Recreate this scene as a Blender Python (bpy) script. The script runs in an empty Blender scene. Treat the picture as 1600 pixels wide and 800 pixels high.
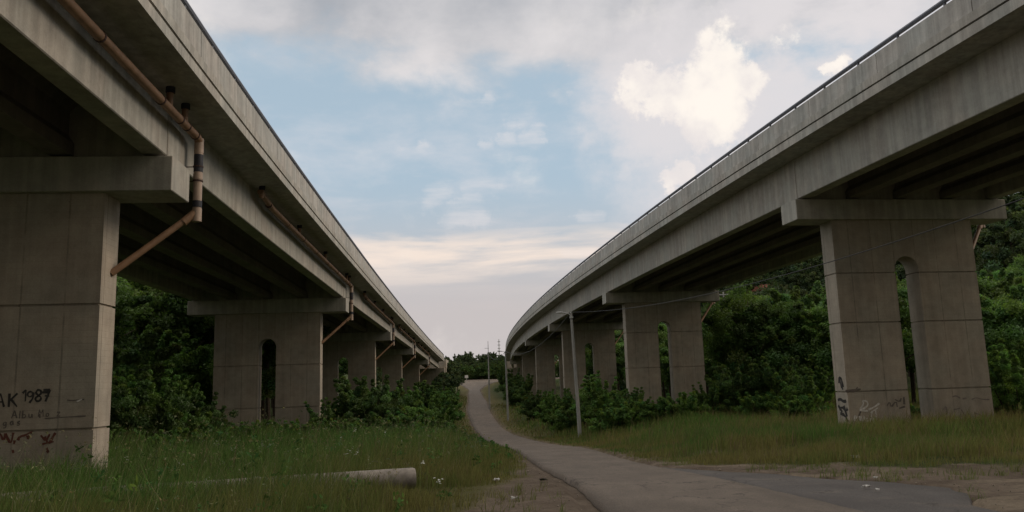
import bpy, bmesh, math, random
import numpy as np
from mathutils import Matrix, Vector

S = bpy.context.scene
COL = S.collection
RAD = math.radians
random.seed(7)
RNG = np.random.default_rng(11)

# ---------------------------------------------------------------- camera
PITCH, ROLL = RAD(9.1), RAD(1.8)
fw = Vector((0, math.cos(PITCH), math.sin(PITCH)))
r0 = Vector((1, 0, 0)); u0 = r0.cross(fw)
rt = r0 * math.cos(ROLL) - u0 * math.sin(ROLL)
up = u0 * math.cos(ROLL) + r0 * math.sin(ROLL)
cam_d = bpy.data.cameras.new('camera'); cam = bpy.data.objects.new('camera', cam_d); COL.objects.link(cam)
cam_d.sensor_width = 36; cam_d.lens = 36 * 1250 / 1600
cam_d.clip_start = 0.05; cam_d.clip_end = 4000
M3 = Matrix((rt, up, -fw)).transposed()
cam.matrix_world = M3.to_4x4()
S.camera = cam

def unp(px, py, D):
    """the point on the photograph's ray (px, py) at world depth y = D"""
    v = fw * 1250 + rt * (px - 800) + up * (400 - py)
    return v * (D / v.y)

def ray(px, py):
    return (fw * 1250 + rt * (px - 800) + up * (400 - py)).normalized()

# ---------------------------------------------------------------- node helpers
class NT:
    def __init__(s, tree): s.t = tree; s.n = tree.nodes; s.l = tree.links
    def node(s, typ, **kw):
        n = s.n.new(typ)
        for k, v in kw.items(): setattr(n, k, v)
        return n
    def put(s, sock, v):
        if hasattr(v, 'is_output'): s.l.new(v, sock)
        elif isinstance(v, (tuple, list)) and len(v) == 3 and sock.type == 'RGBA': sock.default_value = (*v, 1)
        else: sock.default_value = v
    def math(s, op, a, b=0.0, c=0.0, clamp=False):
        n = s.node('ShaderNodeMath', operation=op, use_clamp=clamp)
        for i, v in enumerate((a, b, c)): s.put(n.inputs[i], v)
        return n.outputs[0]
    def vmath(s, op, a, b=(0, 0, 0)):
        n = s.node('ShaderNodeVectorMath', operation=op)
        s.put(n.inputs[0], a); s.put(n.inputs[1], b)
        return n.outputs['Value'] if op in ('DOT_PRODUCT', 'LENGTH') else n.outputs[0]
    def mix(s, f, a, b, blend='MIX'):
        n = s.node('ShaderNodeMix', data_type='RGBA', blend_type=blend)
        s.put(n.inputs[0], f); s.put(n.inputs[6], a); s.put(n.inputs[7], b)
        return n.outputs[2]
    def rng(s, v, a, b, c=0.0, d=1.0, kind='SMOOTHSTEP'):
        n = s.node('ShaderNodeMapRange', interpolation_type=kind)
        for i, x in enumerate((v, a, b, c, d)): s.put(n.inputs[i], x)
        return n.outputs[0]
    def noise(s, vec, scale, detail=4.0, rough=0.55, dist=0.0):
        n = s.node('ShaderNodeTexNoise')
        s.put(n.inputs['Vector'], vec); n.inputs['Scale'].default_value = scale
        n.inputs['Detail'].default_value = detail; n.inputs['Roughness'].default_value = rough
        n.inputs['Distortion'].default_value = dist
        return n.outputs[0]
    def scale(s, vec, sc):
        return s.vmath('MULTIPLY', vec, sc)
    def xyz(s, vec):
        n = s.node('ShaderNodeSeparateXYZ'); s.put(n.inputs[0], vec)
        return n.outputs
    def comb(s, x, y, z):
        n = s.node('ShaderNodeCombineXYZ')
        for i, v in enumerate((x, y, z)): s.put(n.inputs[i], v)
        return n.outputs[0]

# ---------------------------------------------------------------- world: evening sky with broken cloud
SUN_AZ, SUN_EL = RAD(84), RAD(34)      # azimuth measured from +Y towards +X
W = bpy.data.worlds.new('World'); S.world = W; W.use_nodes = True
w = NT(W.node_tree); w.n.clear()
out = w.node('ShaderNodeOutputWorld'); bg = w.node('ShaderNodeBackground')
bg.inputs[1].default_value = 0.1
w.l.new(bg.outputs[0], out.inputs[0])
sky = w.node('ShaderNodeTexSky', sky_type='NISHITA', sun_disc=False)
sky.sun_elevation = SUN_EL; sky.sun_rotation = SUN_AZ
sky.air_density = 1.0; sky.dust_density = 2.0; sky.ozone_density = 1.0
d = w.node('ShaderNodeTexCoord').outputs['Generated']
dx, dy, dz = w.xyz(d)
zc = w.math('ADD', w.math('MAXIMUM', dz, 0.0), 0.12)
uv = w.comb(w.math('DIVIDE', dx, zc), w.math('DIVIDE', dy, zc), 0.0)
nbig = w.noise(uv, 0.9, 8, 0.55, 0.3)
nmid = w.noise(w.vmath('ADD', uv, (7.3, 2.1, 0)), 2.6, 9, 0.58, 0.2)
nfine = w.noise(w.scale(d, (1, 1, 2.0)), 7.0, 10, 0.58, 0.15)
nlow = w.noise(w.scale(d, (1, 1, 7.0)), 4.0, 8, 0.55, 0.2)

wn = w.node('ShaderNodeTexNoise'); w.put(wn.inputs['Vector'], w.vmath('ADD', d, (2.2, 6.1, 0.3)))
wn.inputs['Scale'].default_value = 9.0; wn.inputs['Detail'].default_value = 12; wn.inputs['Roughness'].default_value = 0.62
dwarp = w.vmath('NORMALIZE', w.vmath('ADD', d, w.scale(w.vmath('SUBTRACT', wn.outputs['Color'], (0.5, 0.5, 0.5)), (0.20, 0.20, 0.20))))

def blob(px, py, rad_deg, soft=1.0):
    c = ray(px, py)
    dot = w.vmath('DOT_PRODUCT', dwarp, tuple(c))
    return w.rng(dot, math.cos(RAD(rad_deg)), math.cos(RAD(rad_deg * 0.15)))

def vmax(*a):
    o = a[0]
    for b in a[1:]: o = w.math('MAXIMUM', o, b)
    return o
K = 10.0
def kc(r, g, b): return (r * K, g * K, b * K)
# clear air: the Nishita blue paled by thin veil
base = w.mix(0.72, sky.outputs[0], kc(0.50, 0.635, 0.735))
veil = w.rng(w.math('ADD', nmid, w.math('MULTIPLY', nfine, 0.4)), 0.62, 0.98)
base = w.mix(w.math('MULTIPLY', veil, 0.55), base, kc(0.70, 0.70, 0.74))
# lavender haze towards the horizon
hz = w.rng(dz, 0.27, 0.08)
base = w.mix(w.math('MULTIPLY', hz, 0.93), base, kc(0.585, 0.53, 0.52))
# a cream bank low in the sky
bank = w.math('MULTIPLY', w.rng(dz, 0.105, 0.155), w.rng(w.math('ADD', dz, w.math('MULTIPLY', w.math('SUBTRACT', nlow, 0.5), 0.10)), 0.198, 0.178))
bank = w.math('MULTIPLY', bank, w.rng(nlow, 0.36, 0.62))
base = w.mix(w.math('MULTIPLY', bank, 0.95), base, kc(0.93, 0.79, 0.69))
# grey cloud sheet overhead
edge = w.math('ADD', dz, w.math('MULTIPLY', w.math('SUBTRACT', nfine, 0.5), 0.20))
edge = w.math('ADD', edge, w.math('MULTIPLY', dx, 0.05))
sheet = w.rng(edge, 0.345, 0.415)
ngr = w.noise(w.vmath('ADD', d, (3.1, 0.4, 1.7)), 3.4, 7, 0.5, 0.25)
gv = w.math('ADD', w.rng(w.math('ADD', w.math('MULTIPLY', ngr, 0.7), w.math('MULTIPLY', nfine, 0.3)), 0.34, 0.64), w.math('MULTIPLY', dx, 0.45), clamp=True)
grey = w.mix(gv, kc(0.41, 0.425, 0.46), kc(0.80, 0.76, 0.755))
base = w.mix(w.math('MULTIPLY', sheet, 0.95), base, grey)
# bright lit cumulus on the right and its soft surround
sur = w.math('MULTIPLY', vmax(blob(1130, 170, 11), blob(1290, 60, 12), blob(1030, 190, 6)), w.rng(nfine, 0.26, 0.54))
base = w.mix(w.math('MULTIPLY', sur, 0.92), base, kc(0.76, 0.725, 0.735))
cum = vmax(blob(1128, 100, 4.0), blob(1060, 145, 3.0), blob(1105, 195, 3.4), blob(1010, 158, 2.2), blob(1090, 150, 3.6), blob(1165, 105, 2.6), blob(1292, 95, 1.6), blob(1060, 278, 1.6))
ncum = w.noise(w.vmath('ADD', d, (5.2, 1.3, 0.6)), 9.0, 12, 0.56, 0.08)
cm = w.rng(w.math('ADD', cum, w.math('MULTIPLY', w.math('SUBTRACT', ncum, 0.5), 1.5)), 0.10, 0.80)
base = w.mix(w.math('MULTIPLY', cm, 0.95), base, w.mix(w.rng(w.math('ADD', ncum, w.math('MULTIPLY', cum, 0.13)), 0.50, 0.71), kc(0.83, 0.775, 0.76), kc(1.03, 0.955, 0.87)))
# small puffs in the blue gap
puf = vmax(blob(650, 268, 3.0), blob(755, 117, 1.6), blob(830, 172, 1.8), blob(785, 207, 1.8), blob(905, 130, 1.3), blob(745, 285, 2.2), blob(820, 235, 1.8), blob(935, 365, 2.6), blob(720, 330, 2.2))
pm = w.math('MULTIPLY', w.rng(w.math('ADD', w.math('MULTIPLY', puf, 0.35), w.math('MULTIPLY', w.math('SUBTRACT', nlow, 0.5), 2.6)), 0.22, 0.80), w.rng(puf, 0.0, 0.6))
base = w.mix(w.math('MULTIPLY', pm, 0.45), base, kc(0.86, 0.80, 0.79))
# unseen sky shaped for its light: brighter overhead and left, darker behind the camera
base = w.mix(w.rng(dz, 0.48, 0.85), base, kc(1.30, 1.24, 1.17))
side = w.math('MULTIPLY', w.rng(dx, -0.52, -0.80), w.rng(dz, 0.02, 0.2))
base = w.mix(w.math('MULTIPLY', side, 0.9), base, kc(1.12, 1.15, 1.16))
back = w.math('MULTIPLY', w.rng(dy, 0.10, -0.40), w.rng(dz, 0.92, 0.50))
base = w.mix(w.math('MULTIPLY', back, 0.9), base, w.mix(w.rng(nmid, 0.3, 0.7), kc(0.17, 0.15, 0.13), kc(0.30, 0.255, 0.21)))
# below the horizon: dull earth
base = w.mix(w.rng(dz, 0.0, -0.05), base, kc(0.08, 0.08, 0.06))
w.put(bg.inputs[0], base)

sun_d = bpy.data.lights.new('sun', 'SUN'); sun_d.energy = 1.35; sun_d.angle = RAD(30); sun_d.color = (1.0, 0.83, 0.64)
sun = bpy.data.objects.new('sun', sun_d); COL.objects.link(sun)
sdir = Vector((math.sin(SUN_AZ) * math.cos(SUN_EL), math.cos(SUN_AZ) * math.cos(SUN_EL), math.sin(SUN_EL)))
sun.rotation_euler = sdir.to_track_quat('Z', 'Y').to_euler()
sun.location = sdir * 50

S.view_settings.view_transform = 'Standard'; S.view_settings.look = 'None'
S.view_settings.exposure = 0.0; S.view_settings.gamma = 1.0; S.view_settings.use_curve_mapping = False
S.render.engine = 'CYCLES'
S.cycles.use_denoising = True
S.cycles.max_bounces = 5; S.cycles.diffuse_bounces = 2; S.cycles.transmission_bounces = 2; S.cycles.transparent_max_bounces = 4
S.cycles.sample_clamp_indirect = 4.0

# ---------------------------------------------------------------- object helpers
WM = {}
def mesh_np(name, verts, faces, attrs=None, smooth=False):
    """mesh from numpy verts (N,3) and quads/tris (list of arrays)"""
    me = bpy.data.meshes.new(name)
    verts = np.asarray(verts, np.float32)
    if not isinstance(faces, (list, tuple)): faces = [faces]
    me.vertices.add(len(verts)); me.vertices.foreach_set('co', verts.ravel())
    loops = np.concatenate([f.ravel() for f in faces]).astype(np.int32)
    sizes = np.concatenate([np.full(len(f), f.shape[1], np.int32) for f in faces])
    starts = np.concatenate([[0], np.cumsum(sizes)[:-1]]).astype(np.int32)
    me.loops.add(len(loops)); me.loops.foreach_set('vertex_index', loops)
    me.polygons.add(len(sizes)); me.polygons.foreach_set('loop_start', starts); me.polygons.foreach_set('loop_total', sizes)
    if smooth: me.polygons.foreach_set('use_smooth', np.ones(len(sizes), bool))
    me.update(calc_edges=True)
    for k, v in (attrs or {}).items():
        a = me.attributes.new(k, 'FLOAT_COLOR', 'POINT')
        v = np.asarray(v, np.float32)
        if v.shape[1] == 3: v = np.concatenate([v, np.ones((len(v), 1), np.float32)], 1)
        a.data.foreach_set('color', v.ravel())
    return me

class MB:
    """collects simple solids into one mesh"""
    def __init__(s): s.v = []; s.f = []
    def add(s, vs, fs):
        o = len(s.v); s.v += [tuple(v) for v in vs]; s.f += [tuple(i + o for i in f) for f in fs]
    def box(s, x0, x1, y0, y1, z0, z1):
        s.add([(x0, y0, z0), (x1, y0, z0), (x1, y1, z0), (x0, y1, z0), (x0, y0, z1), (x1, y0, z1), (x1, y1, z1), (x0, y1, z1)],
              [(0, 3, 2, 1), (4, 5, 6, 7), (0, 1, 5, 4), (1, 2, 6, 5), (2, 3, 7, 6), (3, 0, 4, 7)])
    def prism(s, poly, y0, y1):
        """polygon in (x,z), counter-clockwise seen from -y, extruded y0..y1"""
        n = len(poly)
        vs = [(p[0], y0, p[1]) for p in poly] + [(p[0], y1, p[1]) for p in poly]
        fs = [tuple(range(n)), tuple(range(2 * n - 1, n - 1, -1))]
        fs += [(i, i + n, (i + 1) % n + n, (i + 1) % n) for i in range(n)]
        s.add(vs, fs)
    def sweep(s, rings, cap=True):
        n = len(rings[0]); o = len(s.v)
        for r in rings: s.v += [tuple(p) for p in r]
        for i in range(len(rings) - 1):
            for j in range(n):
                k = (j + 1) % n
                s.f.append((o + i * n + j, o + i * n + k, o + (i + 1) * n + k, o + (i + 1) * n + j))
        if cap:
            s.f.append(tuple(o + j for j in range(n - 1, -1, -1)))
            e = o + (len(rings) - 1) * n
            s.f.append(tuple(e + j for j in range(n)))
    def tube(s, pts, radii, n=10, cap=True):
        pts = [Vector(p) for p in pts]
        if not hasattr(radii, '__len__'): radii = [radii] * len(pts)
        rings = []
        ref = None
        for i, p in enumerate(pts):
            t = (pts[min(i + 1, len(pts) - 1)] - pts[max(i - 1, 0)]).normalized()
            if ref is None:
                ref = Vector((0, 0, 1)) if abs(t.z) < 0.9 else Vector((1, 0, 0))
            a = t.cross(ref)
            if a.length < 1e-4: a = t.cross(Vector((0, 1, 0.3)))
            a.normalize(); b = a.cross(t).normalized(); ref = b
            rings.append([p + (a * math.cos(q) + b * math.sin(q)) * radii[i] for q in [2 * math.pi * k / n for k in range(n)]])
        s.sweep(rings, cap)
    def mesh(s, name, smooth=False, bevel=0.0):
        me = bpy.data.meshes.new(name)
        me.from_pydata(s.v, [], s.f)
        bm = bmesh.new(); bm.from_mesh(me)
        bmesh.ops.recalc_face_normals(bm, faces=bm.faces)
        if bevel:
            ed = [e for e in bm.edges if len(e.link_faces) == 2 and e.calc_face_angle(0) > 0.6]
            bmesh.ops.bevel(bm, geom=ed, offset=bevel, segments=1, affect='EDGES', clamp_overlap=True)
        if smooth:
            for f in bm.faces: f.smooth = True
            for e in bm.edges:
                if len(e.link_faces) == 2 and e.calc_face_angle(0) > 0.7: e.smooth = False
        bm.to_mesh(me); bm.free()
        return me

def obj(name, me, mat=None, parent=None, mw=None):
    """links a mesh; coordinates (or mw) are world ones even under a parent"""
    o = bpy.data.objects.new(name, me); COL.objects.link(o)
    if mat is not None and me is not None and len(me.materials) == 0: me.materials.append(mat)
    mw = mw or Matrix.Identity(4)
    WM[o.name] = mw
    if parent is not None:
        o.parent = parent; o.matrix_basis = WM[parent.name].inverted() @ mw
    else:
        o.matrix_basis = mw
    return o

def tag(o, label=None, cat=None, group=None, kind=None):
    if label: o['label'] = label
    if cat: o['category'] = cat
    if group: o['group'] = group
    if kind: o['kind'] = kind
    return o

def thing(name, label, cat, loc=(0, 0, 0), rz=0.0, group=None):
    o = bpy.data.objects.new(name, None); COL.objects.link(o)
    o.empty_display_size = 0.3
    m = Matrix.Translation(loc) @ Matrix.Rotation(rz, 4, 'Z')
    o.matrix_basis = m; WM[o.name] = m
    return tag(o, label, cat, group)

def copy_tree(root, mw, label=None, group=None, cat=None):
    r = root.copy(); COL.objects.link(r); r.matrix_basis = mw
    WM[r.name] = mw
    if label: r['label'] = label
    if group: r['group'] = group
    if cat: r['category'] = cat
    for ch in list(root.children):
        c = ch.copy(); COL.objects.link(c); c.parent = r
    return r

# ---------------------------------------------------------------- numeric helpers
def sstep(a, b, x):
    t = np.clip((np.asarray(x, float) - a) / (b - a), 0, 1); return t * t * (3 - 2 * t)
_H = RNG.random((256, 256))
def vnoise(x, y):
    x = np.asarray(x, float); y = np.asarray(y, float)
    xi = np.floor(x).astype(int); yi = np.floor(y).astype(int); fx = x - xi; fy = y - yi
    fx = fx * fx * (3 - 2 * fx); fy = fy * fy * (3 - 2 * fy)
    a = _H[xi % 256, yi % 256]; b = _H[(xi + 1) % 256, yi % 256]; c = _H[xi % 256, (yi + 1) % 256]; e = _H[(xi + 1) % 256, (yi + 1) % 256]
    return (a * (1 - fx) + b * fx) * (1 - fy) + (c * (1 - fx) + e * fx) * fy
def fnoise(x, y, o=4):
    s = 0; a = 0.5; t = 0
    for i in range(o):
        s = s + a * vnoise(x * 2 ** i + 17.3 * i, y * 2 ** i - 9.1 * i); t += a; a *= 0.55
    return s / t
def pchip(xs, ys):
    """smooth monotone-ish cubic interpolation"""
    xs = np.array(xs, float); ys = np.array(ys, float)
    h = np.diff(xs); dl = np.diff(ys) / h
    m = np.zeros(len(xs)); m[0] = dl[0]; m[-1] = dl[-1]
    for i in range(1, len(xs) - 1): m[i] = (dl[i - 1] * h[i] + dl[i] * h[i - 1]) / (h[i] + h[i - 1])
    def f(x):
        x = np.asarray(x, float)
        i = np.clip(np.searchsorted(xs, x) - 1, 0, len(xs) - 2)
        t = (x - xs[i]) / h[i]
        tt = np.clip(t, -50, 50)
        inside = (2*tt**3 - 3*tt**2 + 1) * ys[i] + (tt**3 - 2*tt**2 + tt) * h[i] * m[i] + (-2*tt**3 + 3*tt**2) * ys[i+1] + (tt**3 - tt**2) * h[i] * m[i+1]
        lo = ys[0] + (x - xs[0]) * m[0]; hi = ys[-1] + (x - xs[-1]) * m[-1]
        return np.where(x < xs[0], lo, np.where(x > xs[-1], hi, inside))
    return f

# ---------------------------------------------------------------- terrain
_dropD = [-60, 0, 8, 10, 13, 21.6, 37, 43, 58, 72, 91, 107, 125, 170, 200, 222, 240, 300]
_dropZ = [-1.5, -1.55, -1.58, -1.6, -1.7, -2.15, -2.9, -3.25, -3.8, -4.15, -4.3, -3.6, -3.0, -1.9, -0.4, 1.3, 1.9, 3.2]
prof = pchip(_dropD, _dropZ)
_rD = [-25, -8, 0, 6, 9.5, 13, 21.6, 37, 57, 72, 91, 107, 135, 170, 194, 208, 216, 221]
_rL = [2.6, 1.9, 1.45, 1.2, 1.08, 1.06, 0.62, -0.2, -2.2, -3.45, -5.0, -6.4, -8.0, -10.1, -11.6, -14.3, -17.0, -21.0]
_rR = [6.6, 5.4, 4.7, 4.3, 4.05, 3.75, 3.25, 2.85, 0.7, -0.75, -2.05, -3.4, -4.9, -7.2, -8.2, -6.7, -3.6, 1.5]
roadL = pchip(_rD, _rL); roadR = pchip(_rD, _rR)
_bankR = pchip([-60, 15, 31, 45, 61.5, 91, 120, 150, 200, 300], [0, 0.05, 0.42, 0.8, 1.35, 1.5, 0.15, 0.3, 0, 0])
_bankL = pchip([-60, 10, 17, 30, 46, 75, 104, 130, 165, 200, 300], [0, -0.05, -0.2, 0.15, 0.6, 1.0, 1.2, 1.0, 1.8, 0.6, 0])

def H(x, y):
    x = np.asarray(x, float); y = np.asarray(y, float)
    yc = np.clip(y, -60, 300)
    z = prof(yc)
    xl = roadL(np.clip(y, -25, 205)); xr = roadR(np.clip(y, -25, 205))
    z = z + _bankR(yc) * sstep(1.5, 8, x - xr) + _bankL(yc) * sstep(1.0, 7, xl - x)
    off = np.maximum(x - xr, xl - x)
    z = z + (fnoise(x * 0.35, y * 0.35, 3) - 0.5) * 0.35 * sstep(0.6, 5, off)
    # wooded hills
    z = z + 31 * sstep(34, 125, x) * sstep(70, 250, y) + 7 * sstep(30, 90, x) * sstep(15, 90, y)
    z = z + 20 * sstep(26, 110, -x) * sstep(0, 80, y)
    z = z + 5 * sstep(228, 300, y) - 55 * sstep(420, 900, y)
    # cutting slopes carry the viaducts at the far end
    return z

def apron_in(x, y):
    """dark side asphalt right of the road"""
    xr = roadR(np.clip(y, -25, 205))
    xo = np.interp(y, [-25, 0, 6, 9, 12.2, 13.9, 17, 19.5], [7.6, 5.9, 5.0, 5.3, 6.3, 5.6, 4.2, 3.35])
    return (x > xr - 0.3) & (x < xo) & (y < 19.5)

def axis(lo, hi, fine_lo, fine_hi, step, grow):
    a = [fine_lo]
    while a[-1] < fine_hi: a.append(a[-1] + step)
    s = step
    while a[-1] < hi: s *= grow; a.append(a[-1] + s)
    b = []; s = step; v = fine_lo
    while v > lo: s *= grow; v -= s; b.append(v)
    return np.array(b[::-1] + a)
xs = axis(-900, 900, -12, 14, 0.14, 1.06)
ys = axis(-120, 1100, 6.5, 26, 0.16, 1.035)
X, Y = np.meshgrid(xs, ys)
Z = H(X, Y)
xl = roadL(np.clip(Y, -25, 226)); xr = roadR(np.clip(Y, -25, 226))
inroad = (X > xl - 0.25) & (X < xr + 0.25) & (Y < 227)
cross = (np.abs(Y - (223 + 0.0 * X)) < 4) & (X > -60) & (X < 60)
Z = Z - np.where(inroad | apron_in(X, Y) | cross, 0.10, 0.0)
# small clods and ruts on the bare dirt
Z = Z + np.where((Y < 26) & ~inroad, (fnoise(X * 3.1, Y * 3.1, 3) - 0.5) * 0.07, 0)
# surface kinds: bare dirt, dry grass, green
def dirt_mask(x, y):
    n = fnoise(x * 0.8, y * 0.8, 4)
    xl = roadL(np.clip(y, -25, 205)); xr = roadR(np.clip(y, -25, 205))
    lw = np.interp(y, [-25, 6, 9.8, 13, 17, 22, 26, 60], [6, 3.2, 1.9, 1.55, 0.95, 0.45, 0.28, 0.25])
    left = sstep(0.25, -0.25, (xl - x) - lw - (n - 0.5) * 1.3) * (x < (xl + xr) / 2)
    rw = np.interp(y, [-25, 6, 9, 12, 14, 17, 20, 24, 30, 60], [30, 28, 14, 9.5, 6.0, 3.2, 1.0, 0.55, 0.4, 0.3])
    right = sstep(0.5, -0.5, (x - xr) - rw - (n - 0.5) * np.interp(y, [6, 14, 18, 24], [6.0, 5.0, 2.6, .8])) * (x > (xl + xr) / 2)
    p = sstep(0.60, 0.72, fnoise(x * 0.33 + 5, y * 0.5, 4)) * sstep(1, 3, x - xr) * sstep(30, 24, y) * sstep(10, 14, y) * 0.9
    return np.clip(np.maximum(np.maximum(left, right), p), 0, 1)
DM = dirt_mask(X, Y)
DRY = np.clip(fnoise(X * 0.22, Y * 0.22, 4) * 1.6 - 0.45, 0, 1)
nv = fnoise(X * 1.7, Y * 1.7, 5)
off = np.maximum(X - xr, xl - X)
DRY = np.maximum(DRY * 0.6, sstep(4.5, 0.5, off) * 0.9)
green = np.stack([0.030 + 0 * X, 0.048 + 0 * X, 0.014 + 0 * X], -1)
dry = np.stack([0.105 + 0 * X, 0.088 + 0 * X, 0.036 + 0 * X], -1)
soil = np.stack([0.122 + 0.12 * (nv - .5), 0.094 + 0.10 * (nv - .5), 0.070 + 0.08 * (nv - .5)], -1)
pale = np.stack([0.185 + 0 * X, 0.148 + 0 * X, 0.108 + 0 * X], -1)
pm_ = (sstep(0.52, 0.66, fnoise(X * 0.5 + 31, Y * 1.1, 4)) * (X > xr))[..., None]
soil = soil * (1 - pm_) + pale * pm_
arc = np.abs(np.hypot(X - 9.6, (Y - 9.3) * 1.15) - 2.9 - 0.25 * (fnoise(X, Y, 2) - .5))
am = (sstep(0.28, 0.05, arc) * (X < 10.5) * 0.5)[..., None]
soil = soil * (1 - am) + np.array([0.22, 0.18, 0.135]) * am
colr = green * (1 - DRY[..., None]) + dry * DRY[..., None]
colr = colr * (0.7 + 0.6 * nv[..., None])
colr = colr * (1 - DM[..., None]) + soil * DM[..., None]
ny, nx = X.shape
idx = np.arange(nx * ny).reshape(ny, nx)
quads = np.stack([idx[:-1, :-1], idx[:-1, 1:], idx[1:, 1:], idx[1:, :-1]], -1).reshape(-1, 4)
ground_me = mesh_np('ground', np.stack([X, Y, Z], -1).reshape(-1, 3), quads, {'tint': colr.reshape(-1, 3)}, smooth=True)

def new_mat(name, rough=0.9, spec=0.25):
    m = bpy.data.materials.new(name); m.use_nodes = True
    t = NT(m.node_tree); b = t.n['Principled BSDF']
    b.inputs['Roughness'].default_value = rough; b.inputs['Specular IOR Level'].default_value = spec
    return m, t, b

def bump(t, b, h, strength=0.3, dist=0.02):
    n = t.node('ShaderNodeBump'); n.inputs['Strength'].default_value = strength; n.inputs['Distance'].default_value = dist
    t.put(n.inputs['Height'], h); t.l.new(n.outputs[0], b.inputs['Normal'])

gm, t, b = new_mat('ground', 0.95, 0.1)
oc = t.node('ShaderNodeTexCoord').outputs['Object']
at = t.node('ShaderNodeAttribute', attribute_name='tint').outputs['Color']
g1 = t.noise(oc, 9, 6, 0.7); g2 = t.noise(oc, 45, 4, 0.7)
fac = t.math('ADD', t.rng(g1, 0.25, 0.75, 0.62, 1.22, 'LINEAR'), t.rng(g2, 0.2, 0.8, -0.25, 0.25, 'LINEAR'))
t.put(b.inputs['Base Color'], t.mix(1.0, at, t.comb(fac, fac, fac), 'MULTIPLY'))
bump(t, b, t.math('ADD', g1, t.math('MULTIPLY', g2, 0.4)), 0.8, 0.05)
tag(obj('ground', ground_me, gm), kind='structure')

# ---------------------------------------------------------------- road
def asphalt(name, c, var, sc):
    m, t, b = new_mat(name, 0.88, 0.3)
    oc = t.node('ShaderNodeTexCoord').outputs['Object']
    big = t.noise(oc, 0.45, 5, 0.6); mid = t.noise(t.scale(oc, (1.0, 0.25, 1)), 2.2, 5, 0.6); fine = t.noise(oc, sc, 3, 0.8)
    vor = t.node('ShaderNodeTexVoronoi'); t.put(vor.inputs['Vector'], oc); vor.inputs['Scale'].default_value = 55
    chips = t.rng(vor.outputs['Distance'], 0.0, 0.45, 1.35, 0.8)
    f = t.math('MULTIPLY', t.math('ADD', t.rng(big, 0.3, 0.7, 0.84, 1.12), t.rng(mid, 0.3, 0.7, -0.10, 0.10)), t.rng(fine, 0.25, 0.75, 1 - var, 1 + var))
    f = t.math('MULTIPLY', f, chips)
    vc = t.node('ShaderNodeTexVoronoi', feature='DISTANCE_TO_EDGE'); vc.inputs['Scale'].default_value = 0.8
    wob_ = t.node('ShaderNodeVectorMath', operation='MULTIPLY_ADD')
    nz = t.node('ShaderNodeTexNoise'); t.put(nz.inputs['Vector'], oc); nz.inputs['Scale'].default_value = 2.5; nz.inputs['Detail'].default_value = 5
    t.put(wob_.inputs[0], nz.outputs['Color']); wob_.inputs[1].default_value = (.9, .9, .9); t.put(wob_.inputs[2], oc)
    t.put(vc.inputs['Vector'], wob_.outputs[0])
    crk = t.math('MULTIPLY', t.rng(vc.outputs['Distance'], 0.022, 0.004), t.rng(big, 0.46, 0.58))
    f = t.math('MULTIPLY', f, t.math('SUBTRACT', 1.0, t.math('MULTIPLY', crk, 0.55)))
    dust = t.math('MULTIPLY', t.rng(t.noise(oc, 0.9, 6, 0.65), 0.50, 0.68), 0.45)
    t.put(b.inputs['Base Color'], t.mix(1.0, t.mix(dust, c, (0.16, 0.13, 0.104)), t.comb(f, f, f), 'MULTIPLY'))
    bump(t, b, t.math('ADD', fine, t.math('MULTIPLY', chips, 0.5)), 0.55, 0.012)
    return m
road_mat = asphalt('worn_asphalt', (0.148, 0.120, 0.096), 0.5, 60)
dark_mat = asphalt('dark_asphalt', (0.100, 0.089, 0.082), 0.5, 60)

def sheet(name, ys_, xa, xb, nseg, lift, mat, wob=0.0, base=None):
    ys_ = np.asarray(ys_); V = []
    for y in ys_:
        a, c = float(xa(y)), float(xb(y))
        if wob:
            a += wob * (fnoise(y * 2.3, 3.3, 5) - .5) * 2; c += wob * (fnoise(y * 2.3, 9.7, 5) - .5) * 2
        xx = np.linspace(a, c, nseg + 1)
        zz = H(xx, np.full_like(xx, y)) + lift
        zz[0] -= 0.09; zz[-1] -= 0.09        # edges turn down into the soil
        xx[1] = xx[0] + 0.04; xx[-2] = xx[-1] - 0.04
        zz[1] = H(xx[1], y) + lift; zz[-2] = H(xx[-2], y) + lift
        V.append(np.stack([xx, np.full_like(xx, y), zz], -1))
    V = np.array(V); n = V.shape[1]; idx = np.arange(V.shape[0] * n).reshape(V.shape[0], n)
    q = np.stack([idx[:-1, :-1], idx[:-1, 1:], idx[1:, 1:], idx[1:, :-1]], -1).reshape(-1, 4)
    return tag(obj(name, mesh_np(name, V.reshape(-1, 3), q, smooth=True), mat), kind='structure')
yy = np.concatenate([np.arange(-24, 30, 0.25), np.arange(30, 221, 1.0)])
sheet('road', yy, roadL, roadR, 14, 0.0, road_mat, wob=0.07)
ya = np.arange(-24, 19.3, 0.25)
sheet('side_road', ya, lambda y: roadR(y) - 0.22,
      lambda y: max(np.interp(y, [-25, 0, 6, 9, 12.2, 13.9, 17, 19.5], [7.6, 5.9, 5.0, 5.3, 6.3, 5.6, 4.2, 3.35]) + 0.9 * (fnoise(y * .9, 4.4, 5) - .5), roadR(y) + 0.1),
      10, -0.006, dark_mat)
# the cross road on the crest
V = []; xx = np.arange(-70, 70.1, 2.0)
for x in xx:
    for yv, dz_ in ((219.5, -0.2), (219.7, 0.02), (223, 0.05), (226.3, 0.02), (226.5, -0.2)):
        V.append((x, yv, float(H(x, yv)) + dz_ + 0.03))
idx = np.arange(len(V)).reshape(len(xx), 5)
q = np.stack([idx[:-1, :-1], idx[1:, :-1], idx[1:, 1:], idx[:-1, 1:]], -1).reshape(-1, 4)
tag(obj('crossing_road', mesh_np('crossing_road', np.array(V), q, smooth=True), road_mat), kind='structure')

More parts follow.
